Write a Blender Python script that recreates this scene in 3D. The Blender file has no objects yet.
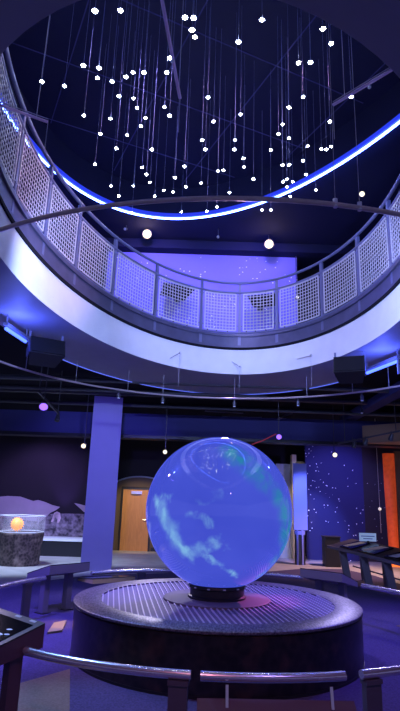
import bpy, math, random
from mathutils import Vector, Matrix
random.seed(7)
C = bpy.context.scene.collection
PI = math.pi
sc = bpy.context.scene
sc.view_settings.view_transform = 'Standard'
sc.view_settings.look = 'None'
sc.view_settings.exposure = 0.0
sc.view_settings.gamma = 1.0
sc.view_settings.use_curve_mapping = False
EYE = 1.61

# ------------------------------------------------------------------ camera
PIT, ROL = math.radians(15.17), math.radians(1.87)
cp, sp, cr, sr = math.cos(PIT), math.sin(PIT), math.cos(ROL), math.sin(ROL)
FW = Vector((0, cp, sp)); UP0 = Vector((0, -sp, cp)); RT0 = Vector((1, 0, 0))
RT = RT0 * cr + UP0 * sr; UP = -RT0 * sr + UP0 * cr
camd = bpy.data.cameras.new('camera')
camd.sensor_fit = 'VERTICAL'; camd.sensor_height = 24; camd.lens = 534 / 711 * 24
camd.clip_start = .05; camd.clip_end = 200
cam = bpy.data.objects.new('camera', camd); C.objects.link(cam)
cam.matrix_world = Matrix(((RT.x, UP.x, -FW.x, 0), (RT.y, UP.y, -FW.y, 0), (RT.z, UP.z, -FW.z, EYE), (0, 0, 0, 1)))
sc.camera = cam

def ray(px, py):
    return (RT * ((px - 200) / 534) + UP * ((355.5 - py) / 534) + FW)
def on_z(px, py, z):            # where the line of sight meets the level z
    d = ray(px, py); t = (z - EYE) / d.z
    return Vector((d.x * t, d.y * t, z))
def on_y(px, py, y):            # where it meets the vertical plane at depth y
    d = ray(px, py); t = y / d.y
    return Vector((d.x * t, y, EYE + d.z * t))

# ------------------------------------------------------------------ materials
def srgb(r, g, b):
    f = lambda c: (c / 255 / 12.92) if c / 255 <= .04045 else ((c / 255 + .055) / 1.055) ** 2.4
    return (f(r), f(g), f(b), 1)
def new_mat(name):
    m = bpy.data.materials.new(name); m.use_nodes = True
    return m, m.node_tree, m.node_tree.nodes['Principled BSDF']
def mat(name, col, rough=.6, metal=0., spec=.5, noise=0., scale=20., bump=0., col2=None, emit=None, es=0.):
    m, nt, b = new_mat(name)
    b.inputs['Base Color'].default_value = col
    b.inputs['Roughness'].default_value = rough
    b.inputs['Metallic'].default_value = metal
    b.inputs['Specular IOR Level'].default_value = spec
    if noise or bump:
        tc = nt.nodes.new('ShaderNodeTexCoord')
        n = nt.nodes.new('ShaderNodeTexNoise'); n.inputs['Scale'].default_value = scale; n.inputs['Detail'].default_value = 6
        nt.links.new(tc.outputs['Object'], n.inputs['Vector'])
        if noise:
            r = nt.nodes.new('ShaderNodeValToRGB')
            c2 = col2 or tuple(min(1, c * (1 + noise)) for c in col[:3]) + (1,)
            c1 = col if col2 else tuple(c * (1 - noise) for c in col[:3]) + (1,)
            r.color_ramp.elements[0].color = c1; r.color_ramp.elements[0].position = .35
            r.color_ramp.elements[1].color = c2; r.color_ramp.elements[1].position = .68
            nt.links.new(n.outputs['Fac'], r.inputs['Fac'])
            nt.links.new(r.outputs['Color'], b.inputs['Base Color'])
        if bump:
            bp = nt.nodes.new('ShaderNodeBump'); bp.inputs['Strength'].default_value = bump
            nt.links.new(n.outputs['Fac'], bp.inputs['Height']); nt.links.new(bp.outputs['Normal'], b.inputs['Normal'])
    if emit:
        b.inputs['Emission Color'].default_value = emit; b.inputs['Emission Strength'].default_value = es
    return m
def emat(name, col, s):
    m, nt, b = new_mat(name)
    b.inputs['Base Color'].default_value = (.02, .02, .02, 1)
    b.inputs['Emission Color'].default_value = col; b.inputs['Emission Strength'].default_value = s
    return m

M = {}
M['carpet'] = mat('carpet', (.085, .07, .16, 1), .95, spec=.1, noise=.25, scale=60, bump=.15)
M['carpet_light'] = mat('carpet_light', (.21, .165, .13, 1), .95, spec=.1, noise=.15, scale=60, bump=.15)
M['concrete'] = mat('concrete', (.42, .40, .42, 1), .55, noise=.12, scale=3)
M['white_paint'] = mat('white_paint', (.78, .79, .82, 1), .55, noise=.03, scale=4)
M['grey_paint'] = mat('grey_paint', (.40, .41, .45, 1), .6, noise=.04, scale=3)
M['steel'] = mat('steel', (.19, .20, .34, 1), .4, metal=.4)
M['galv'] = mat('galvanised_wire', (.56, .54, .60, 1), .45, metal=.1)
M['curb'] = mat('curb_steel', (.12, .12, .20, 1), .42, metal=.5, noise=.1, scale=5)
M['black_edge'] = mat('black_edge', (.008, .008, .012, 1), .8, spec=.15)
M['black'] = mat('black_plastic', (.012, .012, .016, 1), .45)
M['black_ceiling'] = mat('black_ceiling', (.016, .016, .022, 1), .9, spec=.1)
M['pipe'] = mat('dark_pipe', (.05, .05, .06, 1), .5)
M['pale_pipe'] = mat('pale_conduit', (.32, .32, .34, 1), .4, metal=.5)
M['ceil_night'] = mat('night_ceiling', (.017, .018, .055, 1), .8, spec=.1)
M['beam'] = mat('beam_paint', (.055, .055, .18, 1), .8, spec=.2)
M['tan_beam'] = mat('tan_beam', (.32, .20, .12, 1), .7)
M['pillar'] = mat('pillar_paint', (.30, .28, .46, 1), .6, noise=.03, scale=2)
M['darkwall'] = mat('dark_wall', (.030, .026, .028, 1), .85, spec=.15)
M['brownwall'] = mat('brown_wall', (.12, .085, .06, 1), .8)
M['chrome'] = mat('brushed_rail', (.74, .72, .80, 1), .24, metal=.82)
M['post'] = mat('post_metal', (.11, .10, .13, 1), .45, metal=.4)
M['desk'] = mat('desk_laminate', (.17, .155, .20, 1), .5)
M['desk_dark'] = mat('desk_dark', (.02, .02, .025, 1), .4)
M['maroon'] = mat('maroon_metal', (.085, .045, .07, 1), .45)
M['tan'] = mat('tan_board', (.50, .40, .16, 1), .6)
M['screen'] = mat('screen_glass', (.004, .004, .006, 1), .12)
M['paper'] = mat('white_print', (.75, .78, .85, 1), .6)
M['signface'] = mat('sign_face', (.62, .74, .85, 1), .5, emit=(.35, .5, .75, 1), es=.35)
M['ink'] = mat('ink', (.10, .20, .42, 1), .6)
M['lamp_body'] = mat('lamp_body', (.08, .08, .10, 1), .4, metal=.4)
M['silver'] = mat('silver', (.7, .7, .72, 1), .3, metal=.8)
M['cable'] = mat('ring_tube', (.62, .50, .48, 1), .4, metal=.3)
M['arm'] = mat('arm_tube', (.80, .62, .82, 1), .5)
M['wire'] = mat('fine_wire', (.35, .40, .70, 1), .5)
M['plain_wire'] = mat('plain_wire', (.4, .4, .45, 1), .5)
M['star'] = emat('star_bulb', (.80, .90, 1, 1), 90)
M['star_warm'] = emat('star_bulb_warm', (1, .93, .72, 1), 90)
M['neon'] = emat('neon_blue', (.09, .17, 1, 1), 32)
M['neon_halo'] = emat('neon_halo', (.022, .05, 1, 1), .85)  # blue halo of the neon, put into a glowing colour
M['tube_blue'] = emat('tube_blue', (.05, .10, 1, 1), 5.0)
M['led'] = emat('led_blue', (.12, .18, 1, 1), 1.1)
M['lamp_warm'] = emat('lamp_warm', (1, .74, .40, 1), 2.6)
M['lamp_white'] = emat('lamp_white', (1, .90, .68, 1), 1.8)
M['lamp_violet'] = emat('lamp_violet', (.25, .11, 1, 1), 2.3)
M['ball'] = mat('white_ball', (.9, .85, .8, 1), .4, emit=(1, .85, .7, 1), es=.5)
M['banner'] = mat('banner_cloth', (.20, .23, .66, 1), .7)
M['cream'] = mat('cream_board', (.75, .62, .36, 1), .7)
M['mauve'] = mat('grey_panel', (.45, .43, .46, 1), .7)
M['sun'] = mat('sun_model', (1, .42, .05, 1), .5, emit=(1, .40, .04, 1), es=1.0)
M['hill'] = mat('mural_hill', (.50, .40, .48, 1), .8, noise=.08, scale=2)
M['moonsoil'] = mat('mural_soil', (.05, .04, .06, 1), .8, noise=.9, scale=7, col2=(.42, .34, .42, 1))
M['mural_sky'] = mat('mural_sky', (.034, .028, .036, 1), .9, spec=.1)
M['suit'] = mat('mural_suit', (.75, .55, .62, 1), .8, noise=.4, scale=6)

# wood
m, nt, b = new_mat('door_wood'); M['wood'] = m
tc = nt.nodes.new('ShaderNodeTexCoord'); mp = nt.nodes.new('ShaderNodeMapping'); mp.inputs['Scale'].default_value = (5, 5, .7)
n = nt.nodes.new('ShaderNodeTexNoise'); n.inputs['Scale'].default_value = 3; n.inputs['Distortion'].default_value = 1.2
r = nt.nodes.new('ShaderNodeValToRGB'); r.color_ramp.elements[0].color = (.42, .17, .045, 1); r.color_ramp.elements[1].color = (.70, .34, .10, 1)
nt.links.new(tc.outputs['Object'], mp.inputs['Vector']); nt.links.new(mp.outputs['Vector'], n.inputs['Vector'])
nt.links.new(n.outputs['Fac'], r.inputs['Fac']); nt.links.new(r.outputs['Color'], b.inputs['Base Color']); b.inputs['Roughness'].default_value = .4

# polished dark stone of the pedestal drum and the rock plinth
def stone(name, c1, c2, c3, scale, rough):
    m, nt, b = new_mat(name)
    tc = nt.nodes.new('ShaderNodeTexCoord')
    v = nt.nodes.new('ShaderNodeTexVoronoi'); v.inputs['Scale'].default_value = scale
    n = nt.nodes.new('ShaderNodeTexNoise'); n.inputs['Scale'].default_value = scale * .35; n.inputs['Detail'].default_value = 5
    a = nt.nodes.new('ShaderNodeValToRGB'); a.color_ramp.elements[0].color = c1; a.color_ramp.elements[1].color = c2
    a.color_ramp.elements[0].position = .3; a.color_ramp.elements[1].position = .9
    r = nt.nodes.new('ShaderNodeValToRGB'); r.color_ramp.elements[0].position = .52; r.color_ramp.elements[1].position = .75
    mx = nt.nodes.new('ShaderNodeMixRGB'); mx.inputs['Color2'].default_value = c3
    nt.links.new(tc.outputs['Object'], v.inputs['Vector']); nt.links.new(tc.outputs['Object'], n.inputs['Vector'])
    nt.links.new(v.outputs['Distance'], a.inputs['Fac']); nt.links.new(n.outputs['Fac'], r.inputs['Fac'])
    nt.links.new(r.outputs['Color'], mx.inputs['Fac']); nt.links.new(a.outputs['Color'], mx.inputs['Color1'])
    nt.links.new(mx.outputs['Color'], b.inputs['Base Color'])
    b.inputs['Roughness'].default_value = rough
    return m
M['drum'] = stone('drum_stone', (.006, .005, .006, 1), (.022, .018, .020, 1), (.055, .030, .028, 1), 14, .3)
M['rock'] = stone('plinth_rock', (.03, .022, .024, 1), (.16, .12, .11, 1), (.34, .27, .22, 1), 16, .6)
# brushed rim of the pedestal
m, nt, b = new_mat('drum_rim'); M['rim'] = m
tc = nt.nodes.new('ShaderNodeTexCoord'); mp = nt.nodes.new('ShaderNodeMapping'); mp.inputs['Scale'].default_value = (9, 2.2, 9)
n = nt.nodes.new('ShaderNodeTexNoise'); n.inputs['Scale'].default_value = 7; n.inputs['Detail'].default_value = 5
r = nt.nodes.new('ShaderNodeValToRGB'); r.color_ramp.elements[0].color = (.06, .055, .075, 1); r.color_ramp.elements[1].color = (.24, .22, .26, 1)
r.color_ramp.elements[0].position = .35; r.color_ramp.elements[1].position = .65
nt.links.new(tc.outputs['Object'], mp.inputs['Vector']); nt.links.new(mp.outputs['Vector'], n.inputs['Vector'])
nt.links.new(n.outputs['Fac'], r.inputs['Fac']); nt.links.new(r.outputs['Color'], b.inputs['Base Color'])
b.inputs['Metallic'].default_value = .55; b.inputs['Roughness'].default_value = .42

# star-sprinkled walls
def starwall(name, base, dot, scale, thr, rough=.6):
    m, nt, b = new_mat(name)
    tc = nt.nodes.new('ShaderNodeTexCoord')
    v = nt.nodes.new('ShaderNodeTexVoronoi'); v.inputs['Scale'].default_value = scale
    lt = nt.nodes.new('ShaderNodeMath'); lt.operation = 'LESS_THAN'; lt.inputs[1].default_value = thr
    n = nt.nodes.new('ShaderNodeTexNoise'); n.inputs['Scale'].default_value = .9
    gt = nt.nodes.new('ShaderNodeMath'); gt.operation = 'GREATER_THAN'; gt.inputs[1].default_value = .5
    mu = nt.nodes.new('ShaderNodeMath'); mu.operation = 'MULTIPLY'
    mx = nt.nodes.new('ShaderNodeMixRGB'); mx.inputs['Color1'].default_value = base; mx.inputs['Color2'].default_value = dot
    for q in (v, n): nt.links.new(tc.outputs['Object'], q.inputs['Vector'])
    nt.links.new(v.outputs['Distance'], lt.inputs[0]); nt.links.new(n.outputs['Fac'], gt.inputs[0])
    nt.links.new(lt.outputs[0], mu.inputs[0]); nt.links.new(gt.outputs[0], mu.inputs[1])
    nt.links.new(mu.outputs[0], mx.inputs['Fac']); nt.links.new(mx.outputs['Color'], b.inputs['Base Color'])
    b.inputs['Roughness'].default_value = rough
    return m
M['violetwall'] = starwall('violet_star_mural', (.24, .21, .78, 1), (1.3, 1.3, 1.3, 1), 10, .13)
M['nightwall'] = starwall('night_star_mural', (.028, .026, .15, 1), (2.0, 2.0, 2.1, 1), 9, .12, .7)
M['nightwall_dark'] = starwall('night_star_mural_dark', (.028, .022, .040, 1), (.8, .8, .85, 1), 8, .085)

# orange glowing curtain (back-lit from below)
m, nt, b = new_mat('orange_curtain'); M['curtain'] = m
tc = nt.nodes.new('ShaderNodeTexCoord'); n = nt.nodes.new('ShaderNodeTexNoise'); n.inputs['Scale'].default_value = 9
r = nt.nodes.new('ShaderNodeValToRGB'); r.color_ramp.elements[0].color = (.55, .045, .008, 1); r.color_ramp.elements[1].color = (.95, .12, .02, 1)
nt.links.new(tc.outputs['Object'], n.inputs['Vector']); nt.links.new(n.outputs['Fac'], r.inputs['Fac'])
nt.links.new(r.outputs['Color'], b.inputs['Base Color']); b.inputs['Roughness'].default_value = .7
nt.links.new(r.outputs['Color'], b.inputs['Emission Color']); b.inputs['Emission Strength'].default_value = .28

# glass case
m, nt, b = new_mat('case_glass'); M['glass'] = m; M['plate'] = mat('plate_paint', (.16, .14, .17, 1), .6); M['pan'] = mat('pan_paint', (.13, .12, .22, 1), .6); M['grate'] = mat('grate_steel', (.50, .48, .62, 1), .5, metal=.1)
b.inputs['Base Color'].default_value = (.95, .97, 1, 1); b.inputs['Roughness'].default_value = .03
b.inputs['Alpha'].default_value = .09

# the globe: a projected picture of a blue gas planet under a glossy skin
GC = Vector((.284, 6.62, 1.50)); GR = .865
m, nt, b = new_mat('globe_skin'); M['globe'] = m
tc = nt.nodes.new('ShaderNodeTexCoord')
def blob(d, rad, soft):
    d = Vector(d).normalized() * GR
    vm = nt.nodes.new('ShaderNodeVectorMath'); vm.operation = 'DISTANCE'; vm.inputs[1].default_value = d
    nt.links.new(tc.outputs['Object'], vm.inputs[0])
    mr = nt.nodes.new('ShaderNodeMapRange'); mr.interpolation_type = 'SMOOTHSTEP'
    mr.inputs['From Min'].default_value = rad + soft; mr.inputs['From Max'].default_value = max(0, rad - soft)
    nt.links.new(vm.outputs['Value'], mr.inputs['Value'])
    return mr.outputs['Result']
def mth(op, x, y):
    q = nt.nodes.new('ShaderNodeMath'); q.operation = op; q.use_clamp = True
    for i, v in enumerate((x, y)):
        if isinstance(v, (int, float)): q.inputs[i].default_value = v
        else: nt.links.new(v, q.inputs[i])
    return q.outputs[0]
def gdir(px, py):               # direction on the globe whose surface shows at this spot
    o = Vector((0, 0, EYE)); d = ray(px, py).normalized(); oc = o - GC
    bq = oc.dot(d); dq = bq * bq - (oc.dot(oc) - GR * GR)
    t = -bq - math.sqrt(max(0, dq))
    return (o + d * t - GC)
n1 = nt.nodes.new('ShaderNodeTexNoise'); n1.inputs['Scale'].default_value = 2.6; n1.inputs['Detail'].default_value = 6; n1.inputs['Distortion'].default_value = 2.2
nt.links.new(tc.outputs['Object'], n1.inputs['Vector'])
rw = nt.nodes.new('ShaderNodeValToRGB'); rw.color_ramp.elements[0].position = .44; rw.color_ramp.elements[1].position = .72
nt.links.new(n1.outputs['Fac'], rw.inputs['Fac'])
nd = nt.nodes.new('ShaderNodeTexNoise'); nd.inputs['Scale'].default_value = 5; nd.inputs['Detail'].default_value = 5
nt.links.new(tc.outputs['Object'], nd.inputs['Vector'])
v1 = nt.nodes.new('ShaderNodeVectorMath'); v1.operation = 'SUBTRACT'; v1.inputs[1].default_value = (.5, .5, .5); nt.links.new(nd.outputs['Color'], v1.inputs[0])
v2 = nt.nodes.new('ShaderNodeVectorMath'); v2.operation = 'SCALE'; v2.inputs['Scale'].default_value = .30; nt.links.new(v1.outputs[0], v2.inputs[0])
v3 = nt.nodes.new('ShaderNodeVectorMath'); v3.operation = 'ADD'; nt.links.new(tc.outputs['Object'], v3.inputs[0]); nt.links.new(v2.outputs[0], v3.inputs[1])
WARP = v3.outputs[0]
def strokes(lst):
    acc = None
    for pts, rad, soft, gain in lst:
        for (ax_, ay_), (bx_, by_) in zip(pts, pts[1:]):
            n_ = max(1, int(math.hypot(bx_ - ax_, by_ - ay_) / 3.5))
            for i in range(n_):
                d = gdir(ax_ + (bx_ - ax_) * i / n_, ay_ + (by_ - ay_) * i / n_).normalized() * GR
                vm = nt.nodes.new('ShaderNodeVectorMath'); vm.operation = 'DISTANCE'; vm.inputs[1].default_value = d
                nt.links.new(WARP, vm.inputs[0])
                mr = nt.nodes.new('ShaderNodeMapRange'); mr.interpolation_type = 'SMOOTHSTEP'
                mr.inputs['From Min'].default_value = rad + soft; mr.inputs['From Max'].default_value = max(0, rad - soft); mr.inputs['To Max'].default_value = gain
                nt.links.new(vm.outputs['Value'], mr.inputs['Value'])
                acc = mr.outputs['Result'] if acc is None else mth('MAXIMUM', acc, mr.outputs['Result'])
    return acc
cl = strokes([(((157, 500), (163, 512), (166, 524), (172, 538), (182, 550), (190, 553), (206, 551), (210, 550)), .035, .075, 1.0),
              (((160, 506), (172, 535), (180, 550)), .06, .09, .8),
              (((186, 515), (200, 519), (216, 526)), .012, .045, .6), (((211, 543), (215, 553)), .03, .05, .9),
              (((200, 556), (215, 562), (229, 571), (240, 577)), .012, .05, .8), (((160, 497), (176, 499)), .012, .045, .6),
              (((218, 540), (230, 551)), .01, .04, .4), (((196, 500), (222, 495)), .01, .05, .3)])
cloud = mth('MULTIPLY', mth('ADD', mth('MULTIPLY', rw.outputs['Color'], .6), .42), cl)
tl = None
for px, py, rad, soft in ((232, 452, .10, .12), (243, 460, .13, .13), (254, 470, .11, .12), (264, 480, .10, .11), (278, 496, .10, .10), (286, 512, .13, .10), (287, 530, .14, .10), (284, 548, .12, .10), (274, 562, .09, .09), (262, 574, .05, .08)):
    bl = blob(gdir(px, py), rad, soft)
    tl = bl if tl is None else mth('MAXIMUM', tl, bl)
n2 = nt.nodes.new('ShaderNodeTexNoise'); n2.inputs['Scale'].default_value = 5.5; n2.inputs['Detail'].default_value = 6; n2.inputs['Distortion'].default_value = .8
nt.links.new(tc.outputs['Object'], n2.inputs['Vector'])
rt_ = nt.nodes.new('ShaderNodeValToRGB'); rt_.color_ramp.elements[0].position = .36; rt_.color_ramp.elements[1].position = .62
nt.links.new(n2.outputs['Fac'], rt_.inputs['Fac'])
teal = mth('MULTIPLY', mth('ADD', mth('MULTIPLY', rt_.outputs['Color'], .75), .18), tl)
n3 = nt.nodes.new('ShaderNodeTexNoise'); n3.inputs['Scale'].default_value = 1.6
nt.links.new(tc.outputs['Object'], n3.inputs['Vector'])
basec = nt.nodes.new('ShaderNodeMixRGB'); basec.inputs['Color1'].default_value = srgb(60, 74, 205); basec.inputs['Color2'].default_value = srgb(80, 96, 230)
nt.links.new(n3.outputs['Fac'], basec.inputs['Fac'])
m1 = nt.nodes.new('ShaderNodeMixRGB'); m1.inputs['Color2'].default_value = srgb(38, 140, 175)
nt.links.new(teal, m1.inputs['Fac']); nt.links.new(basec.outputs['Color'], m1.inputs['Color1'])
m2 = nt.nodes.new('ShaderNodeMixRGB'); m2.inputs['Color2'].default_value = srgb(150, 218, 250)
nt.links.new(cloud, m2.inputs['Fac']); nt.links.new(m1.outputs['Color'], m2.inputs['Color1'])
nt.links.new(m2.outputs['Color'], b.inputs['Emission Color']); b.inputs['Emission Strength'].default_value = .86
b.inputs['Base Color'].default_value = (.03, .035, .06, 1); b.inputs['Roughness'].default_value = .02; b.inputs['Specular IOR Level'].default_value = .85

# ------------------------------------------------------------------ mesh builder
class MB:
    def __init__(s): s.v = []; s.f = []
    def add(s, vs, fs):
        k = len(s.v); s.v += [tuple(v) for v in vs]; s.f += [tuple(i + k for i in f) for f in fs]
    def box(s, c, size, mtx=None, bev=0.):
        x, y, z = [q / 2 for q in size]; c = Vector(c)
        vs = [Vector((a, b_, d)) for d in (-z, z) for b_ in (-y, y) for a in (-x, x)]
        if mtx: vs = [mtx @ v for v in vs]
        s.add([v + c for v in vs], [(0, 2, 3, 1), (4, 5, 7, 6), (0, 1, 5, 4), (2, 6, 7, 3), (0, 4, 6, 2), (1, 3, 7, 5)])
    def hexa(s, p):              # eight corners: four below, four above, same order
        s.add(p, [(3, 2, 1, 0), (4, 5, 6, 7), (0, 1, 5, 4), (1, 2, 6, 5), (2, 3, 7, 6), (3, 0, 4, 7)])
    def bar(s, a, b_, w, h, up=(0, 0, 1)):
        a = Vector(a); b_ = Vector(b_); d = (b_ - a).normalized(); u = Vector(up)
        if abs(d.dot(u)) > .95: u = Vector((0, 1, 0))
        sd = d.cross(u).normalized(); u2 = sd.cross(d).normalized()
        q = []
        for p in (a, b_):
            for i, j in ((-1, -1), (1, -1), (1, 1), (-1, 1)): q.append(p + sd * (i * w / 2) + u2 * (j * h / 2))
        s.add(q, [(0, 1, 2, 3), (7, 6, 5, 4), (0, 4, 5, 1), (1, 5, 6, 2), (2, 6, 7, 3), (3, 7, 4, 0)])
    def tube(s, pts, r, n=8, closed=False, r2=None):
        pts = [Vector(p) for p in pts]; L = len(pts); vs = []
        prev = None
        for i, p in enumerate(pts):
            a = pts[(i - 1) % L] if (closed or i) else p
            c = pts[(i + 1) % L] if (closed or i < L - 1) else p
            d = (c - a).normalized()
            u = Vector((0, 0, 1)) if abs(d.z) < .95 else Vector((0, 1, 0))
            if prev is not None and abs(d.dot(prev)) < .99: u = prev
            sd = d.cross(u).normalized(); u2 = sd.cross(d).normalized(); prev = u2
            rr = r if r2 is None else r + (r2 - r) * i / (L - 1)
            for k in range(n):
                t = 2 * PI * k / n; vs.append(p + sd * (math.cos(t) * rr) + u2 * (math.sin(t) * rr))
        fs = []
        for i in range(L if closed else L - 1):
            j = (i + 1) % L
            for k in range(n):
                fs.append((i * n + k, i * n + (k + 1) % n, j * n + (k + 1) % n, j * n + k))
        if not closed:
            fs.append(tuple(range(n - 1, -1, -1))); fs.append(tuple((L - 1) * n + k for k in range(n)))
        s.add(vs, fs)
    def lathe(s, prof, c=(0, 0, 0), n=48, mtx=None):
        c = Vector(c); vs = []; fs = []
        for r, z in prof:
            for k in range(n):
                t = 2 * PI * k / n; v = Vector((r * math.cos(t), r * math.sin(t), z))
                if mtx: v = mtx @ v
                vs.append(v + c)
        for i in range(len(prof) - 1):
            for k in range(n):
                fs.append((i * n + k, i * n + (k + 1) % n, (i + 1) * n + (k + 1) % n, (i + 1) * n + k))
        if prof[0][0] > 1e-6: fs.append(tuple(range(n - 1, -1, -1)))
        if prof[-1][0] > 1e-6: fs.append(tuple((len(prof) - 1) * n + k for k in range(n)))
        s.add(vs, fs)
    def sphere(s, c, r, n=24, sc_=(1, 1, 1)):
        h = n // 2
        vs = [Vector((0, 0, -r))]
        for i in range(1, h):
            a = -PI / 2 + PI * i / h
            for k in range(n): vs.append(Vector((r * math.cos(a) * math.cos(2 * PI * k / n), r * math.cos(a) * math.sin(2 * PI * k / n), r * math.sin(a))))
        vs.append(Vector((0, 0, r))); fs = []
        for k in range(n): fs.append((0, 1 + (k + 1) % n, 1 + k))
        for i in range(h - 2):
            for k in range(n):
                a = 1 + i * n; fs.append((a + k, a + (k + 1) % n, a + n + (k + 1) % n, a + n + k))
        a = 1 + (h - 2) * n
        for k in range(n): fs.append((a + k, a + (k + 1) % n, len(vs) - 1))
        s.add([Vector((v.x * sc_[0], v.y * sc_[1], v.z * sc_[2])) + Vector(c) for v in vs], fs)
    def prism(s, poly, z0, z1):
        n = len(poly); s.add([(p[0], p[1], z0) for p in poly] + [(p[0], p[1], z1) for p in poly],
            [tuple(range(n - 1, -1, -1)), tuple(range(n, 2 * n))] + [(k, (k + 1) % n, n + (k + 1) % n, n + k) for k in range(n)])
    def plate(s, poly, y0, y1):    # upright plate: polygon in x,z
        n = len(poly); s.add([(p[0], y0, p[1]) for p in poly] + [(p[0], y1, p[1]) for p in poly],
            [tuple(range(n)), tuple(range(2 * n - 1, n - 1, -1))] + [((k + 1) % n, k, n + k, n + (k + 1) % n) for k in range(n)])
    def ringsweep(s, path, prof, closed=True):   # path(i) -> (point2d, normal2d); prof = closed polygon of (offset, z)
        n = len(prof); L = len(path); vs = []; fs = []
        for p, nn in path:
            for o, z in prof: vs.append((p.x + nn.x * o, p.y + nn.y * o, z))
        for i in range(L if closed else L - 1):
            j = (i + 1) % L
            for k in range(n):
                fs.append((i * n + k, j * n + k, j * n + (k + 1) % n, i * n + (k + 1) % n))
        if not closed:
            fs.append(tuple(range(n))); fs.append(tuple((L - 1) * n + k for k in range(n - 1, -1, -1)))
        s.add(vs, fs)
    def build(s, name, m, parent=None, smooth=False, org=None):
        me = bpy.data.meshes.new(name)
        o = bpy.data.objects.new(name, me)
        vs = s.v
        if org is not None: vs = [(v[0] - org[0], v[1] - org[1], v[2] - org[2]) for v in vs]
        me.from_pydata(vs, [], s.f); me.update()
        import bmesh
        bm = bmesh.new(); bm.from_mesh(me); bmesh.ops.recalc_face_normals(bm, faces=bm.faces); bm.to_mesh(me); bm.free()
        if smooth:
            for p in me.polygons: p.use_smooth = True
            try: me.set_sharp_from_angle(angle=math.radians(40))
            except Exception: pass
        me.materials.append(M[m] if isinstance(m, str) else m)
        C.objects.link(o)
        if org is not None: o.location = org
        if parent is not None: o.parent = parent
        return o
def local(o_parent, p):          # a world point in the frame of an unrotated parent
    return Vector(p) - o_parent.location
def tag(o, label, cat, group=None, kind=None):
    if label: o['label'] = label
    if cat: o['category'] = cat
    if group: o['group'] = group
    if kind: o['kind'] = kind
    return o
def thing(name, loc, label, cat, group=None):
    o = bpy.data.objects.new(name, None); C.objects.link(o); o.location = loc; o.empty_display_size = .1
    return tag(o, label, cat, group)
def part(mb, name, m, root, smooth=False):       # world-space geometry hung under an Empty
    L = root.location
    mb.v = [(v[0] - L.x, v[1] - L.y, v[2] - L.z) for v in mb.v]
    o = mb.build(name, m, root, smooth)
    return o
def sub(mb, name, m, root, par, smooth=False):   # sub-part: same frame as its part (parts sit at the origin of their thing)
    L = root.location
    mb.v = [(v[0] - L.x, v[1] - L.y, v[2] - L.z) for v in mb.v]
    return mb.build(name, m, par, smooth)
def structure(mb, name, m, smooth=False):
    o = mb.build(name, m, None, smooth); o['kind'] = 'structure'; return o
def rotz(a): return Matrix.Rotation(a, 3, 'Z')
def facing(d):                   # matrix whose local z looks along d
    return Vector(d).normalized().to_track_quat('Z', 'Y').to_matrix()

# ------------------------------------------------------------------ ellipses of the light well
U = 2.3
class Ell:
    def __init__(s, cx, cy, a, b, ro): s.c = Vector((cx, cy)); s.a = a; s.b = b; s.co = math.cos(ro); s.si = math.sin(ro)
    def at(s, t):
        x, y = s.a * math.cos(t), s.b * math.sin(t); nx, ny = math.cos(t) / s.a, math.sin(t) / s.b; L = math.hypot(nx, ny)
        nx /= L; ny /= L
        return Vector((s.c.x + x * s.co - y * s.si, s.c.y + x * s.si + y * s.co)), Vector((nx * s.co - ny * s.si, nx * s.si + ny * s.co))
    def path(s, n=144, t0=0, t1=2 * PI, closed=True):
        return [s.at(t0 + (t1 - t0) * i / (n if closed else n - 1)) for i in range(n)]
WELL = Ell(.107 * U, 2.541 * U, .979 * U, 1.713 * U, -.139)
ZF, ZC, ZT = EYE + U, EYE + 1.212 * U, EYE + 1.8 * U          # fascia bottom, curb bottom, top rail
ZK = ZC + .30                                                  # curb top / deck level
TBL = []; s_ = 0; p0 = None
for i in range(4001):
    p = WELL.at(2 * PI * i / 4000)[0]
    if p0 is not None: s_ += (p - p0).length
    TBL.append(s_); p0 = p
def t_of_s(s):
    import bisect
    s %= TBL[-1]; i = bisect.bisect(TBL, s); return 2 * PI * i / 4000

# ------------------------------------------------------------------ the setting
f = MB(); f.box((0, 8, -.05), (24, 30, .1)); structure(f, 'floor', 'concrete')
cpts = [(-6.5, -5), (6.5, -5), (6.3, 6), (5.2, 10.4), (4.5, 12.1), (4.35, 13.6), (3.9, 14.8), (2.8, 14.6), (1.6, 13.6), (-.5, 13.0), (-2.3, 12.0), (-3.5, 10.3), (-4.6, 7.5), (-5.6, 3.5)]
f = MB(); f.prism(cpts, 0, .006); structure(f, 'floor', 'carpet')
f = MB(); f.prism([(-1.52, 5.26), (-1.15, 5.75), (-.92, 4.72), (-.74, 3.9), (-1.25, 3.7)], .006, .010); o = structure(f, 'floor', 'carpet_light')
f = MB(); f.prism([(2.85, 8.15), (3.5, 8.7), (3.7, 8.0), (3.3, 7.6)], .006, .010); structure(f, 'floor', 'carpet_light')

YB = 18.0
f = MB(); f.box((0, YB + .1, 2.05), (24, .2, 4.1)); structure(f, 'wall_back', 'darkwall')
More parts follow.
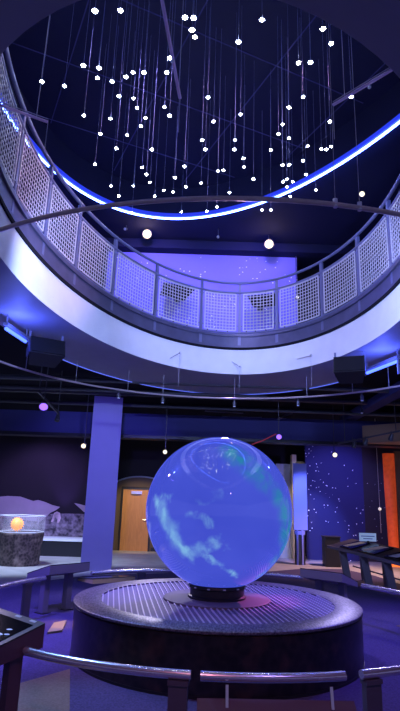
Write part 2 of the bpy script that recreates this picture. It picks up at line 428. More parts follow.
# wall with an arched recess around the door
dl, dr = on_y(119.5, 551, YB - .02).x, on_y(147.5, 551, YB - .02).x
dh = on_y(122, 489, YB).z
f = MB()
ax, aw = (dl + dr) / 2 + .1, 1.05
poly = [(ax - aw - .05, 0), (ax - aw - .05, 2.0)]
arc = [(ax - aw * math.cos(t), 1.75 + .55 * math.sin(t)) for t in [PI * i / 20 for i in range(21)]]
f.plate([(ax - aw, .0)] + arc + [(ax + aw, 0), (dr + .06, 0), (dr + .06, dh + .08), (dl - .06, dh + .08), (dl - .06, 0)], YB - .03, YB)
structure(f, 'trim_1', 'brownwall')
f = MB(); f.tube([(x, YB - .04, z) for x, z in arc], .025, 6); structure(f, 'trim_2', 'grey_paint')
d = MB(); d.box(((dl + dr) / 2, YB - .02, dh / 2), (dr - dl, .05, dh)); door = d.build('door_1', 'wood'); door['kind'] = 'structure'
d = MB()
for x in (dl - .03, dr + .03): d.box((x, YB - .03, dh / 2), (.06, .08, dh))
d.box(((dl + dr) / 2, YB - .03, dh + .03), (dr - dl + .12, .08, .06)); d.build('door_frame', 'black', door)
d = MB(); d.tube([(dr - .08, YB - .05, .95), (dr - .08, YB - .11, .95), (dr - .2, YB - .11, .95)], .018, 8); d.build('handle', 'silver', door)
d = MB(); d.box(((dl + dr) / 2 + .0, YB - .09, dh - .1), (.34, .09, .09)); d.build('door_closer', 'silver', door)
f = MB(); f.box((ax - aw + .14, YB - .045, .06), (.28, .03, .12)); f.box((dr + .4, YB - .045, .06), (.6, .03, .12)); structure(f, 'baseboard_back', 'black')

# left mural: moon landscape
YM = 16.6
def mz(px, py): q = on_y(px, py, YM); return (q.x, q.z)
x0, x1 = -7.6, mz(100, 500)[0]
mural = thing('moon_mural', ((x0 + x1) / 2, YM, 0), 'wall mural of pale moon hills and dark rocky ground behind the rock plinth', 'mural')
k = MB(); k.box(((x0 + x1) / 2, YM + .06, 1.7), (x1 - x0, .08, 3.4)); part(k, 'sky_panel', 'mural_sky', mural)
hp = [(-14, 515), (-14, 500), (-5, 497), (8, 496), (20, 496.5), (27, 499), (33, 501), (38, 500), (45, 502), (52, 505), (60, 507), (56, 510), (50, 513), (45, 518), (40, 522)]
k = MB(); k.plate([mz(*q) for q in reversed(hp)] + [], YM, YM + .02); part(k, 'hill', 'hill', mural)
hp2 = [(74, 503), (79, 504), (90, 507), (100, 511), (100, 516), (84, 512)]
k = MB(); k.plate([mz(*q) for q in reversed(hp2)], YM, YM + .02); part(k, 'hill', 'hill', mural)
gp = [(-14, 545), (-14, 514), (30, 517), (48, 514), (66, 513.5), (85, 514), (100, 515), (100, 546), (40, 546)]
k = MB(); k.plate([mz(*q) for q in reversed(gp)], YM + .005, YM + .03); part(k, 'rocky_ground', 'moonsoil', mural)
k = MB()
for q in ([(54, 513), (57, 511.5), (60, 513), (61, 518), (59, 523), (57, 523), (57.5, 519), (55, 517), (53, 522), (51, 522), (53, 516)],):
    k.plate([mz(*a) for a in reversed(q)], YM - .006, YM + .01)
part(k, 'astronaut_figure', 'suit', mural)
k = MB(); q0 = mz(-14, 544)[0]; q1 = x1
k.box(((q0 + q1) / 2, YM - .55, .2), (q1 - q0, .8, .40)); plat = k
pl = thing('low_platform', ((q0 + q1) / 2, YM - .55, 0), 'low black stage with a white front edge under the moon mural', 'platform')
part(plat, 'base', 'black', pl)
k = MB(); k.box(((q0 + q1) / 2, YM - .52, .43), (q1 - q0, .92, .06)); part(k, 'edge_trim', 'white_paint', pl)

# right part of the back: bright passage panel, star wall, dark pier
YS = 17.0
def sx(px, py=500, y=YS): return on_y(px, py, y).x
f = MB(); a0, a1 = sx(306), sx(364); f.box(((a0 + a1) / 2, YS + .05, 2.0), (a1 - a0, .1, 4.0)); structure(f, 'wall_right', 'nightwall')
f = MB(); a2 = sx(420); f.box(((a1 + a2) / 2, YS + .05, 2.0), (a2 - a1, .1, 4.0)); structure(f, 'wall_right', 'nightwall_dark')
f = MB(); b0, b1 = sx(276, 500, 17.4), sx(290.5, 500, 17.4); zt = on_y(285, 464, 17.4).z
f.box(((b0 + b1) / 2, 17.4, zt / 2), (b1 - b0, .08, zt)); tag(f.build('grey_partition', 'mauve'), 'pale grey partition panel glimpsed right behind the globe edge', 'partition')
f = MB(); b2 = sx(296, 500, 17.2); zt2 = on_y(292, 455, 17.2).z
f.box(((b1 + b2) / 2, 17.2, zt2 / 2), (b2 - b1, .3, zt2)); tag(f.build('cream_post', 'cream'), 'tall cream upright post between globe and blue banner', 'post')

# lower ceiling and beams beyond the soffit
ZL = 4.06
SO = Ell(.075 * U, 3.039 * U, 1.308 * U, 2.043 * U, -.139)      # outer edge of the soffit
# soffit: between the well and its outer edge, joined to a broad slab on our side
f = MB()
N = 120
def outer(i):
    t = 2 * PI * i / N
    p, nn = SO.at(t)
    if p.y > 6.6: return p
    w = WELL.at(t)[0]
    d = Vector((math.cos(t - .139), math.sin(t - .139)))
    far = p + (p - WELL.c).normalized() * 0
    # towards the camera the slab is broad
    k = min(1, (6.6 - p.y) / 2.5)
    tgt = Vector((max(-7, min(7, (p.x) * 2.4)), p.y - 5.5 * max(0, -math.sin(t))))
    return p.lerp(tgt, k)
ins, outs = [], []
for i in range(N):
    ins.append(WELL.at(2 * PI * i / N)[0]); outs.append(outer(i))
vs = [(p.x, p.y, ZF) for p in ins] + [(p.x, p.y, ZF) for p in outs] + [(p.x, p.y, ZF + .18) for p in outs] + [(p.x, p.y, ZF + .18) for p in ins]
fs = []
for i in range(N):
    j = (i + 1) % N
    fs += [(i, j, N + j, N + i), (N + i, N + j, 2 * N + j, 2 * N + i), (3 * N + i, 2 * N + i, 2 * N + j, 3 * N + j)]
f.add(vs, fs); structure(f, 'ceiling', 'grey_paint')
# white fascia of the well
f = MB(); f.ringsweep(WELL.path(), [(0, ZF + .004), (0, ZC), (.06, ZC), (.06, ZF + .004)]); structure(f, 'trim_3', 'white_paint', True)
f = MB(); f.ringsweep(WELL.path(), [(-.025, ZC - .012), (-.025, ZC + .03), (.1, ZC + .03), (.1, ZC - .012)]); structure(f, 'trim_4', 'black_edge', True)
# upper deck slab
f = MB()
big = [(8.5 * math.copysign(min(1, abs(math.cos(2 * PI * i / N)) * 1.5), math.cos(2 * PI * i / N)), 5 + 9 * math.copysign(min(1, abs(math.sin(2 * PI * i / N)) * 1.5), math.sin(2 * PI * i / N))) for i in range(N)]
vs = [(*(WELL.at(2 * PI * i / N)[0] + WELL.at(2 * PI * i / N)[1] * .10), ZK - .02) for i in range(N)] + [(x, y, ZK - .02) for x, y in big] + [(*(WELL.at(2 * PI * i / N)[0] + WELL.at(2 * PI * i / N)[1] * .10), ZK - .25) for i in range(N)] + [(x, y, ZK - .25) for x, y in big]
fs = []
for i in range(N):
    j = (i + 1) % N
    fs += [(i, j, N + j, N + i), (2 * N + i, 3 * N + i, 3 * N + j, 2 * N + j)]
f.add(vs, fs); structure(f, 'floor', 'grey_paint')
# black ceiling over the lower gallery beyond the soffit
f = MB()
vs = [(*(outs[i]), ZL) for i in range(N)] + [(12 * math.copysign(min(1, abs(math.cos(2 * PI * i / N)) * 1.5), math.cos(2 * PI * i / N)), 6 + 14 * math.copysign(min(1, abs(math.sin(2 * PI * i / N)) * 1.5), math.sin(2 * PI * i / N)), ZL) for i in range(N)]
f.add(vs, [(i, (i + 1) % N, N + (i + 1) % N, N + i) for i in range(N)]); structure(f, 'ceiling', 'black_ceiling')
f = MB(); f.box((0, 14.3, 3.49), (24, .5, .56)); structure(f, 'trim_5', 'beam')
f = MB(); f.box((0, 14.3, 3.17), (24, .46, .08)); structure(f, 'trim_6', 'black')
pA = on_y(366, 432, 13.6); pB = on_y(425, 415, 11.5)
f = MB(); f.hexa([(pA.x, 13.9, 3.17), (pA.x + .2, 14.04, 3.17), (8, 14.04, 3.17), (8, 10.4, 3.17), (pA.x, 13.9, 3.62), (pA.x + .2, 14.04, 3.62), (8, 14.04, 3.62), (8, 10.4, 3.62)]); structure(f, 'trim_7', 'tan_beam')
# slanted dark blue joist on the right, exposed services
f = MB(); f.bar(on_z(345, 420, 3.9), on_z(420, 378, 3.9), .28, .18); structure(f, 'trim_8', 'beam')
for i, (y, z, r_, x0, x1) in enumerate(((10.6, 3.92, .05, -9, 9), (11.3, 3.86, .035, -9, 1.5), (12.1, 3.95, .06, -9, 9), (12.7, 3.75, .03, -1.6, 9), (13.4, 3.9, .05, -9, 9))):
    f = MB(); f.tube([(x0, y, z), (x1, y + .3, z)], r_, 8)
    tag(f.build('ceiling_pipe', 'pipe', smooth=True), ['dark pipe under the black ceiling nearest the balcony edge', 'thin dark pipe second in from the balcony edge, left side', 'thick dark pipe midway under the black ceiling', 'slim dark pipe hung lowest, right of the pillar', 'dark pipe along the black ceiling nearest the long beam'][i], 'pipe', 'ceiling pipes')
for i, (a_, b_) in enumerate((((205, 411), (243, 413)), ((222, 416.5), (262, 417.5)), ((273, 421), (292, 413)))):
    f = MB(); f.tube([on_z(*a_, 3.88), on_z(*b_, 3.88)], .022, 8)
    tag(f.build('conduit', 'pale_pipe', smooth=True), ['pale conduit just above globe top, upper of two level ones', 'pale conduit just above globe top, lower of two level ones', 'short slanting pale conduit above the violet spotlight'][i], 'conduit', 'conduits')

# upper storey: ceiling with a raised star recess, walls
ZU = 7.6
NE = Ell(.346, 5.034, 3.371, 5.696, .305)
f = MB()
big = [(10 * math.copysign(min(1, abs(math.cos(2 * PI * i / N)) * 1.5), math.cos(2 * PI * i / N)), 4.6 + 9.4 * math.copysign(min(1, abs(math.sin(2 * PI * i / N)) * 1.5), math.sin(2 * PI * i / N))) for i in range(N)]
hole = [NE.at(2 * PI * i / N - .305)[0] + NE.at(2 * PI * i / N - .305)[1] * .03 for i in range(N)]
vs = [(*hole[i], ZU) for i in range(N)] + [(*big[i], ZU) for i in range(N)] + [(*hole[i], ZU + .75) for i in range(N)]
fs = []
for i in range(N):
    j = (i + 1) % N
    fs += [(i, j, N + j, N + i), (i, 2 * N + i, 2 * N + j, j)]
f.add(vs, fs); structure(f, 'ceiling', 'ceil_night', True)
f = MB(); f.prism([tuple(h) for h in hole], ZU + .75, ZU + .8); structure(f, 'ceiling', 'ceil_night')
f = MB()                                            # joints between the recess panels
for i in range(-4, 12):
    for (dx, dy) in ((.9, .42), (-.42, .9)):
        c = Vector((.346, 5.034)) + Vector((-dy, dx)) * (i - 3) * 1.5
        pts = [c + Vector((dx, dy)) * t * .1 for t in range(-80, 81)]
        pts = [p for p in pts if ((((p - NE.c).x * NE.co + (p - NE.c).y * NE.si) / NE.a) ** 2 + ((-(p - NE.c).x * NE.si + (p - NE.c).y * NE.co) / NE.b) ** 2) < .98]
        if len(pts) > 4: f.bar((*pts[0], ZU + .745), (*pts[-1], ZU + .745), .016, .012)
structure(f, 'trim_9', 'beam')
f = MB(); f.box((0, 11.75, 7.49), (18, .3, .22)); structure(f, 'trim_10', 'ceil_night')
wl, wr = on_y(104, 300, 11.9).x, on_y(297.5, 300, 11.9).x
f = MB(); f.box(((wl + wr) / 2, 11.95, 6.1), (wr - wl, .1, 3.0)); structure(f, 'wall_upper', 'violetwall')
f = MB(); f.box((0, 13.1, 6.1), (20, .1, 3.0)); structure(f, 'wall_upper', 'darkwall')
f = MB(); f.box((-7.5, 6, 6.1), (.1, 14, 3.0)); structure(f, 'wall_upper', 'darkwall')

# ------------------------------------------------------------------ guardrail round the well
gr = thing('balcony_guardrail', (WELL.c.x, WELL.c.y, ZC), 'curved steel balcony guardrail with wire mesh panels round the upper opening', 'railing')
k = MB(); k.ringsweep(WELL.path(), [(-.02, ZC + .03), (-.02, ZC + .075), (.0, ZC + .075), (.0, ZK - .05), (-.03, ZK - .05), (-.03, ZK), (.10, ZK), (.10, ZC + .03)]); part(k, 'curb_channel', 'curb', gr, True)
def rail(off, z, r_, name):
    k = MB(); k.tube([(*(p + nn * off), z) for p, nn in WELL.path(160)], r_, 10, True); part(k, name, 'steel', gr, True)
rail(.0, ZT, .026, 'top_rail'); rail(.0, ZT - .20, .022, 'middle_rail'); rail(.0, ZK + .03, .016, 'bottom_rail')
ps = [1.096, 2.159, 3.211, 4.266, 5.006, 5.766, 6.813, 7.949, 9.03, 9.98, 10.968]
ps += [10.968 + (TBL[-1] + 1.096 - 10.968) * i / 9 for i in range(1, 9)]
ps = [q % TBL[-1] for q in ps]
for i, s0 in enumerate(ps):
    t = t_of_s(s0); p, nn = WELL.at(t); tg = Vector((-nn.y, nn.x)); ang = math.atan2(nn.y, nn.x)
    k = MB(); R_ = rotz(ang)
    k.box((*(p + nn * .0), (ZC + .05 + ZT) / 2), (.012, .058, ZT - ZC - .05), R_)
    k.box((*(p + nn * .03), (ZC + .05 + ZT) / 2), (.05, .012, ZT - ZC - .05), R_)
    for zz in (ZK + .16, ZK + .78): k.box((*p, zz), (.02, .11, .02), R_)
    part(k, 'post', 'steel', gr)
    s1 = ps[(i + 1) % len(ps)]
    if s1 < s0: s1 += TBL[-1]
    # mesh panel between this post and the next
    sa, sb = s0 + .075, s1 - .075
    zb, zt = ZK + .075, ZT - .235
    def P(s, z, o=0):
        p, nn = WELL.at(t_of_s(s)); return Vector((*(p + nn * o), z))
    nv = max(6, round((sb - sa) / .064)); nh = round((zt - zb) / .064)
    k = MB()
    for j in range(nv + 1):
        s = sa + (sb - sa) * j / nv; w = .024 if j in (0, nv) else .0115
        p, nn = WELL.at(t_of_s(s)); k.box((*p, (zb + zt) / 2), (.014 if w > .02 else .008, w, zt - zb), rotz(math.atan2(nn.y, nn.x)))
    for j in range(nh + 1):
        z = zb + (zt - zb) * j / nh; w = .024 if j in (0, nh) else .0115
        for q in range(4):
            k.bar(P(sa + (sb - sa) * q / 4, z), P(sa + (sb - sa) * (q + 1) / 4, z), .014 if w > .02 else .008, w)
    part(k, 'mesh_panel', 'galv', gr)
    if i < 11:
        for q in (.25, .6, .9):
            s = sa + (sb - sa) * q
            k = MB(); k.bar(P(s, zt), P(s, ZT - .2), .02, .012); part(k, 'mesh_clip', 'black', gr)
            k = MB(); k.bar(P(s, zb), P(s, ZK + .02), .02, .012); part(k, 'mesh_clip', 'black', gr)

# ------------------------------------------------------------------ neon ring and LED edge
nr = thing('neon_ring', (NE.c.x, NE.c.y, ZU), 'bright blue neon ring round the raised star ceiling', 'neon light')
k = MB(); k.tube([(*p, ZU - .03) for p, nn in NE.path(160)], .020, 8, True); part(k, 'neon_tube', 'neon', nr, True)
k = MB(); k.ringsweep(NE.path(160), [(-.05, ZU - .012), (-.05, ZU + .075), (-.03, ZU + .075), (.05, ZU - .004), (.05, ZU - .012)]); part(k, 'halo_band', 'neon_halo', nr, True)  # added glowing band that stands in for the tube's blue halo
k = MB(); k.tube([(*SO.at(t)[0], ZF - .012) for t in [.35 + 2.65 * i / 70 for i in range(71)]], .008, 6)
tag(k.build('led_strip', 'led', smooth=True), 'thin blue LED strip along the outer rim of the balcony underside', 'LED strip')

# blue tube lights by the loudspeakers
def tube_light(a, b_, label, br):
    a = on_z(*a, 3.72); b_ = on_z(*b_, 3.72)
    t = thing('tube_light', (a + b_) / 2, label, 'tube light', 'blue tube lights')
    k = MB(); k.tube([a, b_], .024, 10); part(k, 'glowing_tube', 'tube_blue', t, True)
    k = MB(); d = (b_ - a).normalized()
    k.bar(a - d * .03 + Vector((0, 0, .055)), b_ + d * .03 + Vector((0, 0, .055)), .07, .04)
    for q in (a, b_): k.tube([q + Vector((0, 0, .05)), Vector((q.x, q.y, ZF + .01))], .012, 6)
    part(k, 'fixture', 'steel', t)
    if br:
        k = MB(); k.bar(b_ + Vector((0, 0, .05)), b_ + Vector((0.0, 0, -.20)), .03, .03); part(k, 'end_bracket', 'tube_blue' if False else 'steel', t)
    L = bpy.data.lights.new('tube_glow', 'AREA'); 
    return t
tube_light((6, 328.5), (25.5, 341.5), 'glowing blue tube light left of the left ceiling loudspeaker', False)
tube_light((367, 373), (398, 361), 'glowing blue tube light right of the right ceiling loudspeaker', True)

# loudspeakers hung under the outer rim
def speaker(p, w, h, d, yaw, pitch, label, top):
    t = thing('loudspeaker', p, label, 'loudspeaker', 'ceiling loudspeakers')
    R_ = rotz(yaw) @ Matrix.Rotation(pitch, 3, 'X')
    pts = []
    for z in (-h / 2, h / 2):
        for x, y in ((-w / 2, -d / 2), (w / 2, -d / 2), (w * .38, d / 2), (-w * .38, d / 2)): pts.append(R_ @ Vector((x, y, z)) + Vector(p))
    k = MB(); k.hexa(pts); part(k, 'cabinet', 'black', t)
    k = MB(); k.box(Vector(p) + R_ @ Vector((0, -d / 2 - .008, 0)), (w * .94, .02, h * .9), R_); part(k, 'grille', 'black_edge', t)
    for q in (-1, 1):
        e = Vector(p) + R_ @ Vector((q * w * .47, 0, h * .1)); k = MB(); k.bar(e, Vector((e.x, e.y, top)), .03, .012); part(k, 'hanger', 'steel', t)
        k = MB(); k.box(Vector(p) + R_ @ Vector((q * (w / 2 - .01), 0, 0)), (.02, d * .5, h * .5), R_); part(k, 'side_bracket', 'steel', t)
    return t
pl_ = on_z(45, 352.5, 3.62); pr_ = on_z(350, 370, 3.62)
speaker(pl_, .50, .27, .34, .5, -.35, 'black loudspeaker hung under balcony rim left of the pillar', ZF)
speaker(pr_, .46, .28, .34, -.35, -.35, 'black loudspeaker hung under balcony rim on the right', ZF)
# loudspeakers on the upper violet wall
def wallspeaker(c, pts, label):
    q = [on_y(x, y, 11.15) for x, y in pts]
    t = thing('wall_loudspeaker', on_y(*c, 11.5), label, 'loudspeaker', 'upper wall loudspeakers')
    k = MB(); dn = [Vector((v.x * 1.02, 11.6, v.z + .18)) for v in q]
    k.hexa([q[3], q[2], dn[2], dn[3], q[0], q[1], dn[1], dn[0]]); part(k, 'cabinet', 'black_edge', t)
    m_ = sum(q, Vector()) / 4
    k = MB(); k.bar((m_.x, 11.55, m_.z + .1), (m_.x, 11.9, m_.z + .1), .12, .12); part(k, 'bracket', 'black', t)
    k = MB(); cc = [v.lerp(m_, .08) + Vector((0, -.012, 0)) for v in q]; c2 = [v + Vector((0, .012, 0)) for v in cc]
    k.hexa([cc[3], cc[2], c2[2], c2[3], cc[0], cc[1], c2[1], c2[0]]); part(k, 'grille', 'black_edge', t)
wallspeaker((178, 290), [(164, 281.5), (195, 289.5), (184, 301), (160, 295)], 'black slanted loudspeaker on the violet wall behind the mesh, left one')
wallspeaker((262, 300), [(248, 296), (276, 293), (276, 306), (254, 307.5)], 'black slanted loudspeaker on the violet wall behind the mesh, right one')

# ------------------------------------------------------------------ hanging ring, arms, clamps
RZ = EYE + 1.913
rc = Vector((.1796 * 1.913, 3.4612 * 1.913)); RR = 1.842 * 1.913
ringpts = [(rc.x + RR * math.cos(2 * PI * i / 128), rc.y + RR * math.sin(2 * PI * i / 128), RZ) for i in range(128)]
rg = thing('hanging_ring', (rc.x, rc.y, RZ), 'large thin tube ring hung on wires around the globe', 'ring')
k = MB(); k.tube(ringpts, .017, 8, True); part(k, 'ring_tube', 'cable', rg, True)
for px in (22, 74, 130, 164, 233, 305, 350, 388):
    best = min((p for p in ringpts if p[1] > rc.y - 1), key=lambda p: abs(200 + 534 * (Vector(p) - Vector((0, 0, EYE))).dot(RT) / (Vector(p) - Vector((0, 0, EYE))).dot(FW) - px))
    b3 = Vector(best); tz = ZF if b3.y > 6 else ZF
    k = MB(); k.tube([b3, (b3.x, b3.y, ZL if (b3.xy - SO.c).length > 3.5 and b3.y > 9 else ZF)], .005, 5); part(k, 'hanger_wire', 'plain_wire', rg)
for px in (338, 355):
    best = min((p for p in ringpts if p[1] < rc.y - 1), key=lambda p: abs(200 + 534 * (Vector(p) - Vector((0, 0, EYE))).dot(RT) / (Vector(p) - Vector((0, 0, EYE))).dot(FW) - px))
    b3 = Vector(best)
    k = MB(); k.tube([b3, (b3.x, b3.y, ZU)], .0018, 5); part(k, 'hanger_wire', 'plain_wire', rg)
    k = MB(); k.tube([b3 + Vector((0, 0, -.02)), b3 + Vector((0, 0, .04))], .016, 8); part(k, 'clamp', 'silver', rg)
for i, (px, py) in enumerate(((117, 391), (165, 397), (235, 404), (302, 397.5), (361, 391))):
    b3 = min(ringpts, key=lambda p: abs(200 + 534 * (Vector(p) - Vector((0, 0, EYE))).dot(RT) / (Vector(p) - Vector((0, 0, EYE))).dot(FW) - px) + (9e3 if p[1] < rc.y else 0))
    b3 = Vector(b3)
    t = thing('ring_lamp', b3 + Vector((0, 0, -.06)), ['small lamp clipped on the hanging ring over the pillar', 'small lamp on the hanging ring, first right of the pillar', 'small lamp on the hanging ring straight above the globe top', 'small lamp on the hanging ring right of the globe top', 'small lamp on the hanging ring below the right loudspeaker'][i], 'lamp', 'ring lamps')
    k = MB(); k.lathe([(.03, -.09), (.035, -.02), (.015, .0), (.01, .045)], b3 + Vector((0, 0, -.06)), 10); part(k, 'housing', 'lamp_body', t, True)
    k = MB(); k.lathe([(.025, -.105), (.028, -.09)], b3 + Vector((0, 0, -.06)), 10); part(k, 'lens', 'paper', t)

def arm(inner, outer, ext, label, wires):
    z = 4.72
    a = on_z(*inner, z); b_ = on_z(*outer, z); b_ = b_ + (b_ - a).normalized() * ext
    t = thing('hanging_tube', a, label, 'tube', 'hanging tubes')
    k = MB(); d = (b_ - a).normalized(); sd = Vector((-d.y, d.x, 0))
    k.tube([a, b_], .0125, 8); part(k, 'tube', 'arm', t, True)
    k = MB(); k.tube([a + Vector((0, 0, .03)), b_ + Vector((0, 0, .03))], .004, 6); part(k, 'cable', 'plain_wire', t, True)
    for w in wires:
        q = a.lerp(b_, w); k = MB(); k.tube([q, (q.x, q.y, ZU + .75)], .003, 5); part(k, 'hanger_wire', 'plain_wire', t)
    k = MB(); k.tube([a, a + Vector((0, 0, -.32))], .003, 5); part(k, 'drop_wire', 'plain_wire', t)
    k = MB(); q = a.lerp(b_, .3); k.sphere(q + Vector((0, 0, -.035)), .014, 10); part(k, 'clip', 'silver', t)
arm((48, 122), (0, 105), .6, 'slim mauve tube hanging in the opening, leftmost of three', (.1, .8))
arm((180, 98), (162, 0), .5, 'slim mauve tube hanging in the opening, steep middle one', (.05, .7))
arm((333, 105), (388, 72), .6, 'slim mauve tube hanging in the opening, rightmost of three', (.1, .6))
# silver stay bars sticking out of the fascia
for i, (a_, b_, w_) in enumerate((((231, 361), (238.5, 368), None), ((296, 359), (309, 357.5), None), ((168.5, 358.5), (180, 355), None))):
    def onwell(px, py):
        d = ray(px, py); best = None
        for q in range(400):
            p = WELL.at(PI * q / 400)[0]; e = abs(p.x / p.y - d.x / d.y)
            if best is None or e < best[0]: best = (e, p)
        p = best[1]; return Vector((p.x, p.y, EYE + d.z * p.y / d.y))
    A = onwell(*a_); B = onwell(*b_); B = B + Vector((0, -.14, 0))
    t = thing('wire_stay', A, ['thin silver stay on the white fascia above the globe', 'thin silver stay on the white fascia right of the globe', 'thin silver stay on the white fascia left of the globe'][i], 'stay', 'fascia stays')
    k = MB(); k.tube([A + Vector((0, .02, 0)), B], .010, 6); part(k, 'rod', 'silver', t)
    k = MB(); k.sphere(B, .022, 10); part(k, 'tip', 'silver', t)
    k = MB(); k.tube([B, (B.x, B.y, RZ + .02)], .003, 5); part(k, 'wire', 'plain_wire', t)

# ------------------------------------------------------------------ star pendants
stars = [(95,11),(120.5,10.5),(83.5,65.5),(99,68),(97.5,78),(112,81.5),(126,77),(133,72.5),(144,72.5),(42,81.5),(64.5,86),(119,96),(133.5,98.5),(137,108),(145.5,118),(141,126),(84,115.5),(110.5,118.5),(100.5,134),(127,135),(116.5,148.5),(152,149.5),(164.5,107),(169.5,115.5),(166.5,72.5),(170,58),(95,164.5),(142,167.5),(146.5,174.5),(184.5,166.5),(185,17.5),(193.5,18),(192,30),(195,37),
(111,186),(133.4,186),(119,196),(154.7,196),(150,182.4),(163.7,190.5),(173.3,192),(175,177.6),(186,187),
(262,20),(238.5,42),(323,29),(331,43.5),(298.5,63),(310.5,62.5),(351.5,97),(208,97.5),(303,97),(289,107.5),(282.5,124.5),(240.5,114.5),(213.5,121.5),(330,121.5),(278.5,134),(289,138),(235,140),(234.5,149.5),(202,140),(205.5,149.5),(271,150),(307.5,146),(321.5,149),(326.5,149.5),(331,146.5),(243.5,158.5),(244,167),(282.5,165),(289,165),(303,161),(218,171),(223.5,170.5),(253.5,179),(306,174.5),(287,179),
(229.4,192.6),(201,183),(283,181.8),(292.7,181.8),(287,187),(290.3,196.5),(315.8,190),(262,210),(270.8,210),(132,212.6),(181.4,212),(207,211.5),(217,207)]
ordw = ['first', 'second', 'third', 'fourth', 'fifth', 'sixth', 'seventh', 'eighth', 'ninth', 'tenth', 'eleventh', 'twelfth', 'thirteenth', 'fourteenth', 'fifteenth', 'sixteenth', 'seventeenth', 'eighteenth', 'nineteenth', 'twentieth']
def region(p):
    c = 'left' if p[0] < 150 else ('middle' if p[0] < 255 else 'right')
    r_ = 'top' if p[1] < 90 else ('centre' if p[1] < 155 else 'bottom')
    return r_, c
from collections import defaultdict
cells = defaultdict(list)
for p in stars: cells[region(p)].append(p)
def starmesh(r_):
    k = MB()
    k.sphere((0, 0, 0), r_ * .5, 10)
    for i in range(6):
        for ax in ((1, 0, 0), (0, 1, 0), (0, 0, 1), (.7, .7, 0), (.7, -.7, 0), (0, .7, .7))[i:i + 1]:
            v = Vector(ax).normalized()
            for s in (-1, 1):
                k.tube([v * s * r_ * .3, v * s * r_ * 1.0], r_ * .28, 5, r2=r_ * .03)
    return k
proto = {}
for (r_, c), lst in cells.items():
    lst.sort()
    for i, (px, py) in enumerate(lst):
        near = py < 70
        z = random.uniform(5.9, 6.9) if py > 90 else random.uniform(5.6, 6.6)
        p = on_z(px, py, z)
        # keep under the recess
        t = thing('star_pendant', p, 'glowing star light, %s from left in the %s %s of the star field' % (ordw[i], r_, c), 'star light', 'star pendant lights')
        sz = .022 if not near else .026
        key = 'star_warm' if (px, py) in ((192, 30), (195, 37), (323, 29), (289, 107.5), (298.5, 63)) else 'star'
        key = (key, near)
        if key not in proto:
            o = starmesh(sz).build('bulb', key[0], t, True); proto[key] = o
        else:
            o = proto[key].copy(); C.objects.link(o); o.parent = t
        inside = ((((p.xy - NE.c).x * NE.co + (p.xy - NE.c).y * NE.si) / NE.a) ** 2 + ((-(p.xy - NE.c).x * NE.si + (p.xy - NE.c).y * NE.co) / NE.b) ** 2) < 1
        zt = ZU + .75 if inside else ZU
        k = MB(); k.tube([(0, 0, .02), (0, 0, zt - z)], .0009, 4); k.build('wire', 'wire', t)

# ------------------------------------------------------------------ globe and pedestal
PZ = .537; PR = 1.59
gl = MB(); gl.sphere((0, 0, 0), GR, 96); g = gl.build('sphere_skin', 'globe', None, True)
groot = thing('globe', (GC.x, GC.y, PZ + .012), 'large glossy blue projection globe with teal clouds on the round pedestal', 'globe')
g.parent = groot; g.location = (0, 0, GC.z - PZ - .012)
k = MB(); k.lathe([(.335, .0), (.335, .02), (.31, .03), (.31, .10), (.325, .11), (.325, .135), (.30, .165)], (0, 0, 0), 48); k.build('stand', 'black', groot, True)
k = MB()
for i in range(12):
    a = 2 * PI * i / 12 + .2; k.box((.327 * math.cos(a), .327 * math.sin(a), .123), (.02, .03, .014), rotz(a))
k.build('bolt_heads', 'silver', groot)
ped = thing('pedestal', (GC.x, GC.y, 0), 'round dark stone pedestal with a metal grate top under the globe', 'pedestal')
k = MB(); k.lathe([(PR - .0, .0), (PR, .02), (PR, PZ - .05), (PR - .015, PZ - .035)], (0, 0, 0), 96); k.build('drum', 'drum', ped, True)
k = MB(); k.lathe([(PR + .0, PZ - .035), (PR + .012, PZ - .025), (PR + .012, PZ - .008), (PR, PZ), (1.31, PZ), (1.31, PZ - .035)], (0, 0, 0), 96); k.build('rim', 'rim', ped, True)
k = MB(); k.lathe([(1.31, PZ - .03), (1.31, PZ - .014), (0.0001, PZ - .014)], (0, 0, 0), 96); k.build('pan', 'pan', ped)
k = MB(); gd = Vector((-.15, 1)).normalized(); gn = Vector((gd.y, -gd.x))
for i in range(-22, 23):
    o = i * .0585
    if abs(o) > 1.29: continue
    L = math.sqrt(1.31 ** 2 - o * o)
    c = gn * o
    segs = [(-L, L)] if abs(o) > .6 else [(-L, -math.sqrt(.6 ** 2 - o * o)), (math.sqrt(.6 ** 2 - o * o), L)]
    for a, b_ in segs: k.bar((*(c + gd * a), PZ - .012), (*(c + gd * b_), PZ - .006), .013, .014)
k.build('grate', 'grate', ped)
k = MB(); k.lathe([(.61, PZ - .03), (.61, PZ + .006), (.595, PZ + .012), (.0001, PZ + .012)], (0, 0, 0), 64); k.build('centre_plate', 'plate', ped, True)
k = MB(); k.lathe([(PR - .03, .0), (PR + .004, .0), (PR + .004, .03), (PR - .03, .03)], (0, 0, 0), 96); k.build('base_ring', 'black', ped, True)

